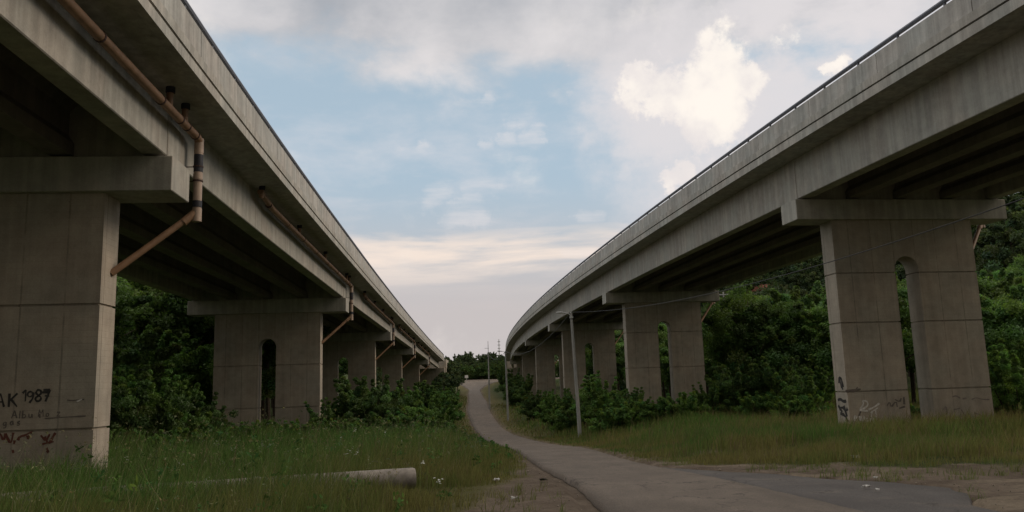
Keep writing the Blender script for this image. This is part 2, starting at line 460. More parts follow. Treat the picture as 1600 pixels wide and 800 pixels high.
# ---------------------------------------------------------------- concrete
def concrete(name, tint, seams=True, streak=0.5, lines=True, band=None):
    m, t, b = new_mat(name, 0.85, 0.25)
    oc = t.node('ShaderNodeTexCoord').outputs['Object']
    x, y, z = t.xyz(oc)
    big = t.noise(oc, 0.55, 6, 0.62); mid = t.noise(oc, 3.0, 6, 0.65); fine = t.noise(oc, 30, 4, 0.7)
    st = t.noise(t.scale(oc, (2.6, 2.6, 0.10)), 1.4, 5, 0.6); st2 = t.noise(t.scale(oc, (7, 7, 0.25)), 1.0, 4, 0.6)
    f = t.math('ADD', t.rng(big, 0.3, 0.7, 0.86, 1.10), t.rng(mid, 0.25, 0.75, -0.10, 0.10))
    f = t.math('ADD', f, t.rng(fine, 0.25, 0.75, -0.08, 0.08))
    f = t.math('MULTIPLY', f, t.rng(t.math('ADD', t.math('MULTIPLY', st, 0.65), t.math('MULTIPLY', st2, 0.35)), 0.40, 0.62, 1 - streak * 0.5, 1.06))
    # pock marks
    vor = t.node('ShaderNodeTexVoronoi'); t.put(vor.inputs['Vector'], oc); vor.inputs['Scale'].default_value = 4.5
    pk = t.rng(vor.outputs['Distance'], 0.035, 0.075, 0.45, 1.0)
    f = t.math('MULTIPLY', f, t.mix(t.rng(mid, 0.5, 0.62), (1, 1, 1), t.comb(pk, pk, pk)))
    hgt = t.math('ADD', t.math('MULTIPLY', mid, 0.6), t.math('MULTIPLY', fine, 0.4))
    if seams:       # formwork: panel seams about a metre apart and fine board lines
        u = t.math('ADD', x, t.math('MULTIPLY', y, 1.0))
        fr = t.math('ABSOLUTE', t.math('SUBTRACT', t.math('FRACT', t.math('DIVIDE', u, 0.92)), 0.5))
        sm = t.rng(fr, 0.470, 0.490, 0.0, 1.0)
        smk = t.math('MULTIPLY', sm, t.rng(t.noise(t.scale(oc, (0.7, 0.7, 0.5)), 1.6, 4, 0.7), 0.34, 0.60))
        f = t.math('MULTIPLY', f, t.math('SUBTRACT', 1.0, t.math('MULTIPLY', smk, 0.38)))
        hl = t.math('ABSOLUTE', t.math('SUBTRACT', t.math('FRACT', t.math('DIVIDE', z, 0.14)), 0.5))
        bl = t.math('MULTIPLY', t.rng(hl, 0.45, 0.5, 0.0, 1.0), t.rng(big, 0.35, 0.6))
        f = t.math('MULTIPLY', f, t.math('SUBTRACT', 1.0, t.math('MULTIPLY', bl, 0.16)))
        hgt = t.math('SUBTRACT', hgt, t.math('MULTIPLY', bl, 0.4))
    hue = t.noise(oc, 0.8, 3, 0.5)
    c2 = t.mix(t.rng(hue, 0.35, 0.65), tint, (tint[0] * 0.93, tint[1] * 0.98, tint[2] * 1.0))
    t.put(b.inputs['Base Color'], t.mix(1.0, c2, t.comb(f, f, f), 'MULTIPLY'))
    bump(t, b, hgt, 0.35, 0.02)
    return m
conc_pier = concrete('pier_concrete', (0.375, 0.325, 0.265), streak=0.16)
conc_shaded = concrete('shaded_concrete', (0.20, 0.172, 0.150), seams=False, streak=0.2)  # inner girders: the shade under the deck is put into this colour
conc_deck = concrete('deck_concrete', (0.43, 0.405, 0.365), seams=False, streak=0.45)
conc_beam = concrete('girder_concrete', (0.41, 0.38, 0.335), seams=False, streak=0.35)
conc_par = concrete('parapet_concrete', (0.44, 0.418, 0.388), seams=False, streak=0.45)
conc_pole = concrete('pole_concrete', (0.36, 0.35, 0.33), seams=False, streak=0.3)
def plain(name, c, rough=0.6, spec=0.4, var=0.25, sc=6, metal=0.0):
    m, t, b = new_mat(name, rough, spec)
    oc = t.node('ShaderNodeTexCoord').outputs['Object']
    n = t.noise(oc, sc, 5, 0.65)
    f = t.rng(n, 0.3, 0.7, 1 - var, 1 + var)
    t.put(b.inputs['Base Color'], t.mix(1.0, c, t.comb(f, f, f), 'MULTIPLY'))
    b.inputs['Metallic'].default_value = metal
    bump(t, b, n, 0.15, 0.01)
    return m
pipe_mat = plain('brown_plastic', (0.235, 0.142, 0.085), 0.55, 0.4, 0.22, 3)
pale_pipe = plain('pale_plastic', (0.36, 0.275, 0.215), 0.5, 0.4, 0.15, 4)
dark_band = plain('dark_sleeve', (0.025, 0.027, 0.035), 0.6, 0.3)
clampm = plain('rusty_clamp', (0.06, 0.035, 0.03), 0.7, 0.3)
railm = plain('painted_rail', (0.115, 0.125, 0.155), 0.5, 0.4, 0.12)
soot = plain('black_spray', (0.05, 0.047, 0.045), 0.85, 0.2)
redsp = plain('red_spray', (0.14, 0.055, 0.042), 0.85, 0.2)
whitesp = plain('white_spray', (0.62, 0.60, 0.57), 0.8, 0.2, 0.3, 14)
greysp = plain('grey_spray', (0.15, 0.13, 0.115), 0.85, 0.2)

# ---------------------------------------------------------------- lettering by strokes
def strokes(lines, width, y=-0.004):
    """flat spray strokes on the plane y: lists of (x, z) points"""
    mb = MB(); k = 0
    for ln in lines:
        w_ = width
        if isinstance(ln, tuple) and isinstance(ln[0], list): ln, w_ = ln
        P = [Vector((p[0], 0, p[1])) for p in ln]
        if len(P) > 2:   # smooth a little
            Q = [P[0]]
            for i in range(len(P) - 1):
                Q += [P[i] * 0.75 + P[i + 1] * 0.25, P[i] * 0.25 + P[i + 1] * 0.75]
            Q.append(P[-1]); P = Q
        pairs = []
        for i, p in enumerate(P):
            tn = (P[min(i + 1, len(P) - 1)] - P[max(i - 1, 0)])
            tn = tn.normalized() if tn.length > 1e-6 else Vector((1, 0, 0))
            n = Vector((-tn.z, 0, tn.x)) * w_ * 0.5 * (0.55 + 0.75 * random.random())
            yo = y - 0.0006 * (k % 7)
            pairs.append(((p.x + n.x, yo, p.z + n.z), (p.x - n.x, yo, p.z - n.z)))
        o = len(mb.v)
        for a, c in pairs: mb.v += [a, c]
        for i in range(len(pairs) - 1):
            mb.f.append((o + 2 * i, o + 2 * i + 1, o + 2 * i + 3, o + 2 * i + 2))
        k += 1
    me = bpy.data.meshes.new('graffiti'); me.from_pydata(mb.v, [], mb.f); return me
GL = {  # letters in a unit cell (x 0..0.7, z 0..1)
 'A': [[(0, 0), (.33, 1), (.36, 1), (.66, 0)], [(.12, .38), (.55, .38)]],
 'K': [[(.05, 0), (.05, 1)], [(.62, 1), (.08, .45)], [(.2, .55), (.65, 0)]],
 '1': [[(.1, .72), (.36, 1)], [(.36, 1), (.36, 0)]],
 '9': [[(.6, .72), (.4, 1), (.12, .9), (.1, .62), (.35, .5), (.6, .72)], [(.6, .9), (.58, .4), (.3, 0)]],
 '8': [[(.35, .5), (.6, .7), (.45, 1), (.2, .98), (.1, .72), (.35, .5), (.62, .3), (.45, 0), (.18, .02), (.08, .28), (.35, .5)]],
 '7': [[(.05, 1), (.62, 1)], [(.62, 1), (.28, 0)], [(.2, .5), (.58, .5)]],
 'l': [[(.2, 0), (.25, 1)]],
 'b': [[(.12, 1), (.1, 0)], [(.1, .45), (.45, .5), (.5, .15), (.12, 0)]],
 'u': [[(.1, .55), (.12, .08), (.4, .02), (.5, .5)], [(.5, .5), (.55, 0)]],
 'M': [[(0, 0), (.1, 1)], [(.1, 1), (.35, .3), (.6, 1)], [(.6, 1), (.68, 0)]],
 'i': [[(.2, .5), (.2, 0)], [(.2, .75), (.22, .82)]],
 'o': [[(.3, .5), (.08, .3), (.2, 0), (.45, .05), (.5, .35), (.3, .5)]],
 'z': [[(.08, .55), (.5, .58)], [(.5, .58), (.08, 0)], [(.08, 0), (.55, .02)]],
 'g': [[(.5, .5), (.15, .5), (.1, .1), (.4, .05), (.5, .5)], [(.5, .5), (.48, -.3), (.15, -.3)]],
 'a': [[(.5, .5), (.15, .5), (.1, .08), (.38, .02), (.5, .5)], [(.5, .5), (.55, 0)]],
 's': [[(.5, .55), (.15, .52), (.2, .3), (.48, .24), (.42, .0), (.08, .02)]],
 'P': [[(.08, 0), (.08, 1)], [(.08, 1), (.55, .95), (.55, .55), (.08, .5)]],
 'I': [[(.3, 0), (.3, 1)]],
 'U': [[(.06, 1), (.08, .15), (.35, 0), (.6, .15), (.62, 1)]],
 'L': [[(.1, 1), (.08, 0)], [(.08, 0), (.6, .04)]],
}
def text(s_, x, z, h, adv=0.78, jit=0.04):
    L = []
    for c in s_:
        if c != ' ':
            jz = random.uniform(-jit, jit) * h
            for st in GL[c]: L.append([(x + p[0] * h, z + jz + p[1] * h) for p in st])
        x += adv * h * (0.6 if c in '1liI ' else 1)
    return L

# ---------------------------------------------------------------- viaducts
class Path:
    def __init__(s, D, xc, z): s.x = pchip(D, xc); s.z = pchip(D, z)
    def frame(s, y):
        e = 0.5
        h = float((s.x(y + e) - s.x(y - e)) / (2 * e))
        n = math.hypot(1, h)
        return Vector((float(s.x(y)), y, float(s.z(y)))), Vector((h / n, 1 / n, 0)), Vector((1 / n, -h / n, 0))
    def at(s, y, o, dz):
        p, tt, nn = s.frame(y); return p + nn * o + Vector((0, 0, dz))

def sweep_profile(mb, path, y0, y1, prof_, step=1.5):
    n = max(2, int(math.ceil((y1 - y0) / step)) + 1)
    mb.sweep([[path.at(y, o, dz) for o, dz in prof_] for y in np.linspace(y0, y1, n)])

GW, GO = 0.50, 4.30          # girder width, outer face offset
Z_GB = 0.86                  # girder bottom above the cap's underside
FO = 5.40                    # fascia offset
def viaduct(label, path, piers, ys_, side_pipe, lifts, heights):
    Z_GT, Z_SO, GR, PB, PT = heights    # girder top, slab edge underside, groove, parapet foot and top (last three above the slab edge)
    y0, y1 = ys_
    fp = path.at(piers[1][0], 0, -7.5)
    V = thing('viaduct', label, 'viaduct', fp)
    par = V
    # deck slab with haunched overhangs and a grooved edge
    half = [(0, Z_GT + .10), (GO - GW, Z_GT + .04), (GO - GW + 0.06, Z_GT - .02), (GO + 0.05, Z_GT - .02), (FO - 0.20, Z_SO + .03), (FO - 0.18, Z_SO), (FO, Z_SO),
            (FO + 0.004, Z_SO + GR - .02), (FO - 0.09, Z_SO + GR - .025), (FO - 0.09, Z_SO + GR + .028), (FO + 0.02, Z_SO + GR + .03),
            (FO + 0.024, Z_SO + PB - .03), (FO - 0.10, Z_SO + PB - .025), (FO - 0.42, Z_SO + PB - .04), (FO - 0.44, Z_SO + .36), (0, Z_SO + .46)]
    prof_ = half + [(-o, dz) for o, dz in half[::-1][1:-1]]
    mb = MB(); sweep_profile(mb, path, y0, y1, prof_, 1.5)
    obj('deck_slab', mb.mesh('deck_slab'), conc_deck, par)
    for sd in (-1, 1):
        mb = MB()
        a, c = FO - 0.045, FO - 0.30
        core = [(sd * (a - 0.05), Z_SO + PB - .06), (sd * (a - 0.05), Z_SO + PT - .07), (sd * (c + 0.03), Z_SO + PT - .07), (sd * (c + 0.03), Z_SO + PB - .06)]
        sweep_profile(mb, path, y0, y1, core, 2.0)
        pr = [(sd * (a - .001), Z_SO + PB + .012), (sd * (a - 0.01), Z_SO + PT - .02), (sd * (a - 0.03), Z_SO + PT), (sd * (c + 0.02), Z_SO + PT), (sd * c, Z_SO + PT - .02), (sd * c, Z_SO + PB - .06)]
        y = y0
        while y < y1 - 0.5:
            yn = min(y + 4.0, y1)
            sweep_profile(mb, path, y + 0.014, yn - 0.014, pr, 2.0)
            y = yn
        obj('parapet', mb.mesh('parapet'), conc_par, par)
        mb = MB(); n = int((y1 - y0) / 2)
        oo = sd * (FO - 0.12)
        mb.tube([path.at(y, oo, Z_SO + PT + .15) for y in np.linspace(y0, y1, n)], 0.07, 8)
        y = y0 + 1
        while y < y1:
            p = path.at(y, oo, Z_SO + PT - .01); mb.box(p.x - .03, p.x + .03, p.y - .03, p.y + .03, p.z, p.z + 0.13); y += 2.0
        obj('handrail', mb.mesh('handrail', smooth=True), railm, par)
    # girders span by span
    yy_ = [y0] + [p[0] + 0.62 for p in piers] + [y1]
    ng = 5
    offs = [-(GO - GW / 2) + i * (2 * (GO - GW / 2)) / (ng - 1) for i in range(ng)]
    for a, c in zip(yy_[:-1], yy_[1:]):
        if c - a < 2: continue
        for o in offs:
            mb = MB(); hw = GW / 2; xo = -1 if o < 0 else 1
            if abs(o) > 4:
                pr = [(o - hw + .02, Z_GB), (o + hw - .02, Z_GB), (o + hw, Z_GB + .02), (o + hw, Z_GT + .03), (o - hw, Z_GT + .03), (o - hw, Z_GB + .02)]
            else:
                pr = [(o - hw, Z_GB), (o + hw, Z_GB), (o + hw, Z_GB + .28), (o + .11, Z_GB + .48), (o + .11, Z_GT - .22), (o + .35, Z_GT), (o + .35, Z_GT + .12),
                      (o - .35, Z_GT + .12), (o - .35, Z_GT), (o - .11, Z_GT - .22), (o - .11, Z_GB + .48), (o - hw, Z_GB + .28)]
            sweep_profile(mb, path, a + 0.35, c - 0.35, pr, 3.0)
            obj('girder', mb.mesh('girder'), conc_beam if abs(o) > 4 else conc_shaded, par)
    pier_objs = []
    for i, (py, depth, hasslot) in enumerate(piers):
        p, tt, nn = path.frame(py + 0.62)
        rz = math.atan2(nn.y, nn.x)
        z0 = p.z
        mw = Matrix.Translation((p.x, p.y, z0)) @ Matrix.Rotation(rz, 4, 'Z')
        zb = min(float(H(p.x + nn.x * s_, p.y + nn.y * s_)) for s_ in (-3, 0, 3)) - 0.8 - z0
        mb = MB()
        T, HW, SW, arch = 0.42, 3.0, 0.5, -1.45
        js = sorted([j - 0.0 for j in lifts[i]], reverse=True)       # joints, local z
        js = [j - z0 for j in js]
        levels = [0.0] + [j for j in js if j > zb + 0.3] + [zb]
        for k in range(len(levels) - 1):
            zt, zl = levels[k] - (0.026 if k else 0), levels[k + 1] + (0.026 if k < len(levels) - 2 else 0)
            if not hasslot:
                mb.box(-HW, HW, -T, T, zl, zt)
            else:
                spring = arch - SW
                if zt <= spring:
                    mb.box(-HW, -SW, -T, T, zl, zt); mb.box(SW, HW, -T, T, zl, zt)
                elif zl >= arch:
                    mb.box(-HW, HW, -T, T, zl, zt)
                else:
                    arc_ = []
                    for q in range(0, 25):
                        an = math.pi * q / 24
                        zz = spring + SW * math.sin(an)
                        arc_.append((SW * math.cos(an), zz))
                    pts = [(SW, zl)] + arc_ + [(-SW, zl)] if zl < spring else [(xx_, zz_) for xx_, zz_ in arc_ if zz_ > zl]
                    if zl >= spring:
                        hwid = math.sqrt(max(0, SW ** 2 - (zl - spring) ** 2))
                        pts = [(hwid, zl)] + pts + [(-hwid, zl)]
                    if zt > arch:
                        poly = [(HW, zl), (HW, zt), (-HW, zt), (-HW, zl)] + pts[::-1]
                        mb.prism(poly[::-1], -T, T)
                    else:   # the arch crown sits in a lift of its own above
                        hw2 = math.sqrt(max(0, SW ** 2 - (zt - spring) ** 2))
                        rightp = [pp for pp in pts if pp[0] > 0 and pp[1] < zt]; leftp = [pp for pp in pts if pp[0] < 0 and pp[1] < zt]
                        mb.prism(([(HW, zl), (HW, zt), (hw2, zt)] + rightp[::-1])[::-1], -T, T)
                        mb.prism(([(-HW, zt), (-HW, zl)] + leftp[::-1] + [(-hw2, zt)])[::-1], -T, T)
            if k:   # recessed joint between lifts
                j = levels[k]
                g = 0.045
                if hasslot and j < arch:
                    hw_ = SW if j <= arch - SW else math.sqrt(max(0.01, SW ** 2 - (j - arch + SW) ** 2))
                    mb.box(-HW + g, -hw_ - g, -T + g, T - g, j - 0.04, j + 0.04); mb.box(hw_ + g, HW - g, -T + g, T - g, j - 0.04, j + 0.04)
                else:
                    mb.box(-HW + g, HW - g, -T + g, T - g, j - 0.04, j + 0.04)
        po = obj('pier', mb.mesh('pier', bevel=0.0), conc_pier, par, mw)
        pier_objs.append((po, mw, zb))
        mb = MB(); mb.box(-4.5, 4.5, -0.62, 0.62, 0.0, 0.80)
        obj('pier_cap', mb.mesh('pier_cap', bevel=0.015), conc_beam, po, mw @ Matrix.Translation((0, 0, 0.001)))
        mb = MB(); mb.box(-GO - 0.02, GO + 0.02, -0.42, 0.42, 0.79, Z_GT - .005)
        obj('diaphragm', mb.mesh('diaphragm', bevel=0.01), conc_beam, par, mw)
    # collector drain under the overhang, its droppers and the slanting run to each pier
    sd = side_pipe; oo = sd * 4.60
    for i, (py, depth, hasslot) in enumerate(piers):
        prev = piers[i - 1][0] if i else y0 + 3
        ye = py + 1.55; ys0 = max(prev + 8.0, y0 + 1)
        zt = lambda y: Z_GT - .35 - 0.10 * (y - ys0) / max(ye - ys0, 1)
        mb = MB()
        run = [path.at(y, oo, zt(y) + (0.16 if y < ys0 + .1 else 0)) for y in np.linspace(ys0, ye - 0.12, 14)]
        end = path.at(ye, oo, zt(ye) - 0.10)
        r_ = 0.10
        mb.tube(run + [end, end + Vector((0, 0, -0.22))], r_, 12)
        y = ys0 + 0.15; stubs = []
        while y < ye - 3.4: stubs.append(y); y += 6.4
        stubs += [ye - 1.15, ye - 2.2]
        for y in stubs:
            a = path.at(y, oo, zt(y)); c = path.at(y - 0.1, oo + sd * 0.05, Z_GT + .02)
            mb.tube([a, (a + c) / 2 + Vector((0, 0, 0.0)), c], 0.075, 10)
        P_ = obj('drainpipe', mb.mesh('drainpipe', smooth=True), pipe_mat, par)
        for y in stubs:
            mb = MB()
            a = path.at(y - 0.1, oo + sd * 0.05, Z_GT - .12); c = path.at(y - 0.1, oo + sd * 0.05, Z_GT + .05)
            mb.tube([a, c], 0.10, 12)
            obj('pipe_collar', mb.mesh('pipe_collar'), dark_band, P_)
        for y in list(np.arange(ys0 + 1.2, ye - 1.0, 3.1)) + [ye - 1.0, ye - 1.5, ye - 0.35]:
            mb = MB(); mb.tube([path.at(y, oo, zt(y)), path.at(y + 0.05, oo, zt(y))], 0.112, 12)
            obj('pipe_clamp', mb.mesh('pipe_clamp'), clampm, P_)
        for dzz in (-0.62, -0.98):
            a = end + Vector((0, 0, dzz)); mb = MB(); mb.tube([a, a + Vector((0, 0, 0.035))], 0.122, 12)
            q1 = path.at(ye, oo - sd * .08, 0); q2 = path.at(ye, sd * (GO - .02), 0)
            mb.tube([Vector((q1.x, q1.y, a.z + .017)), Vector((q2.x, q2.y, a.z + .017))], 0.012, 6)
            obj('pipe_clamp', mb.mesh('pipe_clamp'), clampm, P_)
        bot = end + Vector((0, 0, -1.60))
        mb = MB()
        mb.tube([end + Vector((0, 0, 0.10)), end + Vector((0, 0, -0.80)), end + Vector((0, 0, -1.96))], [0.104, 0.104, 0.104], 14)
        obj('downpipe', mb.mesh('downpipe', smooth=True), pale_pipe, P_)
        for z1, z2, r2, mt in ((-0.30, -0.74, 0.109, dark_band), (-1.46, -1.62, 0.112, dark_band), (-0.78, -0.92, 0.114, pale_pipe), (0.11, -0.26, 0.112, pale_pipe), (-1.66, -1.97, 0.112, pale_pipe)):
            mb = MB(); mb.tube([end + Vector((0, 0, z1)), end + Vector((0, 0, z2))], r2, 14)
            obj('pipe_sleeve', mb.mesh('pipe_sleeve', smooth=True), mt, P_)
        mb = MB()
        tgt = path.at(py + 0.75, sd * 3.02, -1.72)
        dirv = (tgt - bot).normalized()
        s0 = bot + Vector((0, 0, -0.12))
        mb.tube([s0, tgt + dirv * 0.05], 0.078, 12)
        mb.tube([s0 + dirv * .05, s0 + dirv * 0.42], 0.098, 12)
        obj('waste_pipe', mb.mesh('waste_pipe', smooth=True), pipe_mat, P_)
    # end wall at the far end
    p, tt, nn = path.frame(y1)
    mw = Matrix.Translation((p.x, p.y + 0.6, p.z)) @ Matrix.Rotation(math.atan2(nn.y, nn.x), 4, 'Z')
    zb = float(H(p.x, y1)) - p.z - 3
    mb = MB(); mb.box(-5.4, 5.4, -0.9, 0.9, zb, 0.82); mb.box(-5.6, -5.2, 0.9, 9, zb, 2.6); mb.box(5.2, 5.6, 0.9, 9, zb, 2.6); mb.box(-5.3, 5.3, 0.5, 0.95, 0.82, 2.5)
    obj('abutment', mb.mesh('abutment'), conc_pier, par, mw)
    return V, pier_objs

pathL = Path([-41, -12, 17, 46, 75, 104, 133, 162, 180], [-5.6, -9.05, -12.05, -14.22, -16.1, -17.7, -18.9, -19.6, -19.9],
             [4.55, 4.54, 4.52, 4.48, 4.43, 4.22, 3.7, 2.75, 2.0])
pathR = Path([-27, 2, 31, 61.5, 91, 120, 149, 178, 207], [25.3, 20.15, 15.52, 11.55, 8.45, 6.1, 4.3, 3.3, 3.4],
             [5.95, 5.95, 5.95, 5.9, 5.8, 5.62, 5.2, 4.4, 3.2])
pL = [(-12, .8, True), (17, .8, True), (46, .8, True), (75, .8, True), (104, .8, True), (133, .8, True)]
pR = [(2, .8, True), (31, .8, True), (61.5, .8, True), (91, .8, True), (120, .8, True), (149, .8, False), (178, .8, False)]
liftL = [[2, -.65], [2.02, -.66], [1.5, -.9], [1.35, -1.3], [1.2, -1.4], [1, -1.5]]
liftR = [[3.85, 1.95, -.65], [3.85, 1.93, -.68], [3.6, .92, -1.72], [3.2, .6, -2.0], [2.6, 0, -2.2], [2.4, 0, -2.2], [2, 0]]
VL, PL = viaduct('left concrete viaduct, with brown drainpipe along its road-facing side', pathL, pL, (-44, 161), 1, liftL, (2.12, 2.13, .25, .52, 1.20))
VR, PR = viaduct('right concrete viaduct, curving away behind the row of lamp posts', pathR, pR, (-32, 205), 1, liftR, (2.46, 2.42, .31, .62, 1.27))

# spray paint on the two near piers (local frame: x along the face, z from the cap's underside)
def face_xy(mw, px, py):
    inv = mw.inverted(); o = inv @ Vector((0, 0, 0)); q = inv @ unp(px, py, 20)
    dv = q - o; t_ = (-0.42 - o.y) / dv.y; r = o + dv * t_
    return r.x, r.z
po, mw, zb = PL[1]
def spray(po, mw, me, mat, label=None):
    o = obj('graffiti', me, mat, po, mw @ Matrix.Translation((0, -0.42, 0)))
    if label: o['label'] = label
    return o
def ptxt(mw, s_, px, py, hpx, **k):
    x, z = face_xy(mw, px, py); x2, z2 = face_xy(mw, px, py - hpx)
    return text(s_, x, z, z2 - z, **k)
def pline(mw, pts): return [face_xy(mw, a, b) for a, b in pts]
L = ptxt(mw, 'AK', -8, 636, 21, adv=.95) + ptxt(mw, '1987', 33, 628, 18, adv=.68, jit=.12)
L.append(pline(mw, [(66, 613), (78, 613)]))
spray(po, mw, strokes(L, 0.045), soot, 'black spray lettering AK 1987')
L = ptxt(mw, 'Albu i', 18, 654, 12, adv=.8) + ptxt(mw, 'Mo z', 60, 651, 11, adv=.95)
L.append(pline(mw, [(70, 654), (95, 652), (134, 650)])); L += ptxt(mw, 'gas', 4, 665, 11, adv=.95)
L.append(pline(mw, [(105, 625), (112, 626), (122, 625), (132, 624)]))
spray(po, mw, strokes(L, 0.026), greysp, 'thin grey handwriting')
L = [pline(mw, q_) for q_ in ([(-6, 680), (0, 676), (6, 690), (9, 677)], [(9, 677), (14, 690), (18, 692), (21, 676)], [(23, 688), (22, 694)],
     [(28, 688), (31, 682), (40, 680), (50, 674), (49, 678)], [(43, 686), (46, 682), (41, 682)], [(64, 680), (72, 690), (78, 678)], [(70, 682), (76, 695), (82, 684), (87, 676)],
     [(66, 694), (74, 692), (84, 690)], [(73, 700), (77, 708), (73, 704)], [(20, 703), (21, 708)])]
spray(po, mw, strokes(L, 0.05), redsp, 'faded red spray scrawl')
x_, z_ = face_xy(mw, 124, 626)
spray(po, mw, strokes([[(x_ - .05, z_ - .02), (x_ + .06, z_ + .03)]], 0.03, -0.010), whitesp)
po, mw, zb = PR[1]
L = [pline(mw, q_) for q_ in ([(1344, 640), (1350, 630), (1347, 626), (1354, 626), (1357, 633), (1346, 641)], [(1357, 640), (1366, 636), (1374, 630)], [(1360, 645), (1372, 637)],
     [(1363, 642), (1361, 652)], [(1368, 641), (1369, 652)], [(1343, 641), (1356, 642)])]
L += ptxt(mw, 'PIU', 1335, 658, 8, adv=.95) + ptxt(mw, 'PAL', 1352, 663, 9, adv=.8)
spray(po, mw, strokes(L, 0.06), whitesp, 'white spray scrawl')
L = [pline(mw, q_) for q_ in ([(1321, 612), (1328, 609), (1335, 610), (1345, 608)], [(1322, 609), (1324, 613), (1330, 610)], [(1330, 610), (1334, 613), (1340, 605)],
     [(1386, 634), (1390, 627), (1392, 637), (1400, 626), (1402, 636)], [(1398, 624), (1406, 628), (1408, 622)], [(1412, 620), (1413, 632)], [(1405, 638), (1414, 635)], [(1345, 642), (1342, 650)])]
spray(po, mw, strokes(L, 0.07), greysp, 'dark scrawl beside the pier slot')
L = [pline(mw, q_) for q_ in ([(1488, 620), (1494, 618), (1500, 622)], [(1504, 623), (1510, 622)], [(1518, 624), (1526, 621), (1534, 624), (1546, 624)], [(1474, 640), (1478, 634), (1480, 646)], [(1490, 640), (1500, 638)],
     [(1502, 640), (1508, 650)], [(1515, 652), (1516, 662)], [(1486, 655), (1496, 656), (1500, 662)], [(1522, 645), (1532, 648)])]
spray(po, mw, strokes(L, 0.05), plain('faded_spray', (0.2, 0.17, 0.155), 0.85, 0.2), 'faint worn scrawl')
# black paint on the narrow end of that pier (faces -x)
mwe = mw @ Matrix.Translation((-3.0, 0, 0)) @ Matrix.Rotation(-math.pi / 2, 4, 'Z')
zz = lambda v: v - float(pathR.z(31.6))
L = [[(-.1, zz(-.35)), (-.05, zz(-.1)), (.12, zz(-.2)), (.2, zz(-.5))], [(-.02, zz(-.15)), (.05, zz(-.55))], [(.1, zz(-.15)), (.12, zz(-.6))],
     [(-.3, zz(-1.0)), (-.1, zz(-.95)), (.1, zz(-1.05)), (.3, zz(-1.02))], [(-.25, zz(-1.35)), (0, zz(-1.25)), (.2, zz(-1.4)), (.35, zz(-1.3))], [(-.2, zz(-1.5)), (.1, zz(-1.55)), (.3, zz(-1.8))], [(.1, zz(-1.2)), (.25, zz(-1.6))], [(-.3, zz(-1.2)), (-.05, zz(-1.45))]]
obj('graffiti', strokes(L, 0.11), soot, po, mwe)['label'] = 'black spray on the narrow pier end'

# ---------------------------------------------------------------- lamp posts and wires
galv = plain('galvanised', (0.42, 0.43, 0.42), 0.5, 0.4, 0.15, 4)
lampglass = plain('lamp_lens', (0.55, 0.55, 0.52), 0.3, 0.5, 0.1)
def lamp_post(label, px, pybase, D, lean, h=8.0, extra=False):
    g = unp(px, pybase, D); z = float(H(g.x, D))
    T = thing('lamp_post', label, 'lamp post', (g.x, D, z), group='lamp posts along the lane')
    def P(zz, dx=0.0): return Vector((g.x + lean * zz + dx, D, z + zz))
    mb = MB(); mb.tube([P(-0.4), P(0.4), P(h * .5), P(h)], [0.13, 0.128, 0.105, 0.08], 8)
    obj('pole', mb.mesh('pole', smooth=False), conc_pole, T)
    mb = MB(); mb.tube([P(h - .25, 0.0), P(h - .02, -0.15), P(h + .03, -0.4), P(h + .05, -0.62)], 0.028, 8)
    mb.tube([P(h - .32), P(h - .20)], 0.125, 10)
    A = obj('lamp_arm', mb.mesh('lamp_arm', smooth=True), galv, T)
    mb = MB(); q = P(h + .05, -0.5)
    mb.tube([q + Vector((0.1, 0, 0)), q + Vector((-.1, 0, .02)), q + Vector((-.34, 0, .03)), q + Vector((-.48, 0, .03))], [0.035, 0.055, 0.06, 0.03], 10)
    hd = obj('lamp_head', mb.mesh('lamp_head', smooth=True), galv, T)
    mb = MB(); mb.tube([q + Vector((-.10, 0, -.03)), q + Vector((-.34, 0, -.015))], [0.035, 0.04], 8)
    obj('lens', mb.mesh('lens', smooth=True), lampglass, hd)
    mb = MB(); mb.tube([P(h - .1), P(h + .06)], 0.03, 8); mb.tube([P(h + .02), P(h + .10)], [0.05, 0.035], 8)
    obj('insulator', mb.mesh('insulator', smooth=True), lampglass, T)
    if extra:
        mb = MB(); mb.tube([P(h - .1), P(h + 1.9)], [0.05, 0.03], 8); mb.tube([P(h + .9, -.5), P(h + .9, .1)], 0.03, 6)
        obj('mast', mb.mesh('mast'), galv, T)
    return P(h + .08)
top1 = lamp_post('nearest and tallest lamp post, standing before the bushes right of the lane', 906, 673, 52.6, -0.03)
top2 = lamp_post('middle lamp post on the grassy verge beside the right viaduct', 794, 657, 95, -0.012)
top3 = lamp_post('farthest lamp post, thin mast on top, by the bend of the lane', 765, 632, 115, 0.0, 7.6, True)
cablem = plain('cable', (0.05, 0.05, 0.052), 0.6, 0.3)
def cable(label, a, c, sag, r=0.018, name='overhead_cable', group='cables between the lamp posts'):
    mb = MB(); pts = []
    for k in range(33):
        s_ = k / 32; p = a.lerp(c, s_); p.z -= 4 * sag * s_ * (1 - s_); pts.append(p)
    mb.tube(pts, r, 6)
    return tag(obj(name, mb.mesh(name, smooth=True), cablem), label, 'cable', group)
cable('slack cable from the nearest lamp post up past the right viaduct', top1, unp(1640, 296, 19), 0.75, 0.016)
cable('sagging cable between the nearest and middle lamp posts', top2, top1, 1.3, 0.02)
cable('short far cable between the middle and farthest lamp posts', top3, top2, 0.9, 0.02)
for i, (ya_, yb_) in enumerate(((541, 538), (546, 545))):
    cable(('upper', 'lower')[i] + ' wire of the pair crossing in front of the red-roofed house', unp(1470, ya_ + 3, 62), unp(1680, yb_, 50), 0.12, 0.014, 'overhead_wire', 'wires beside the red roofed house')

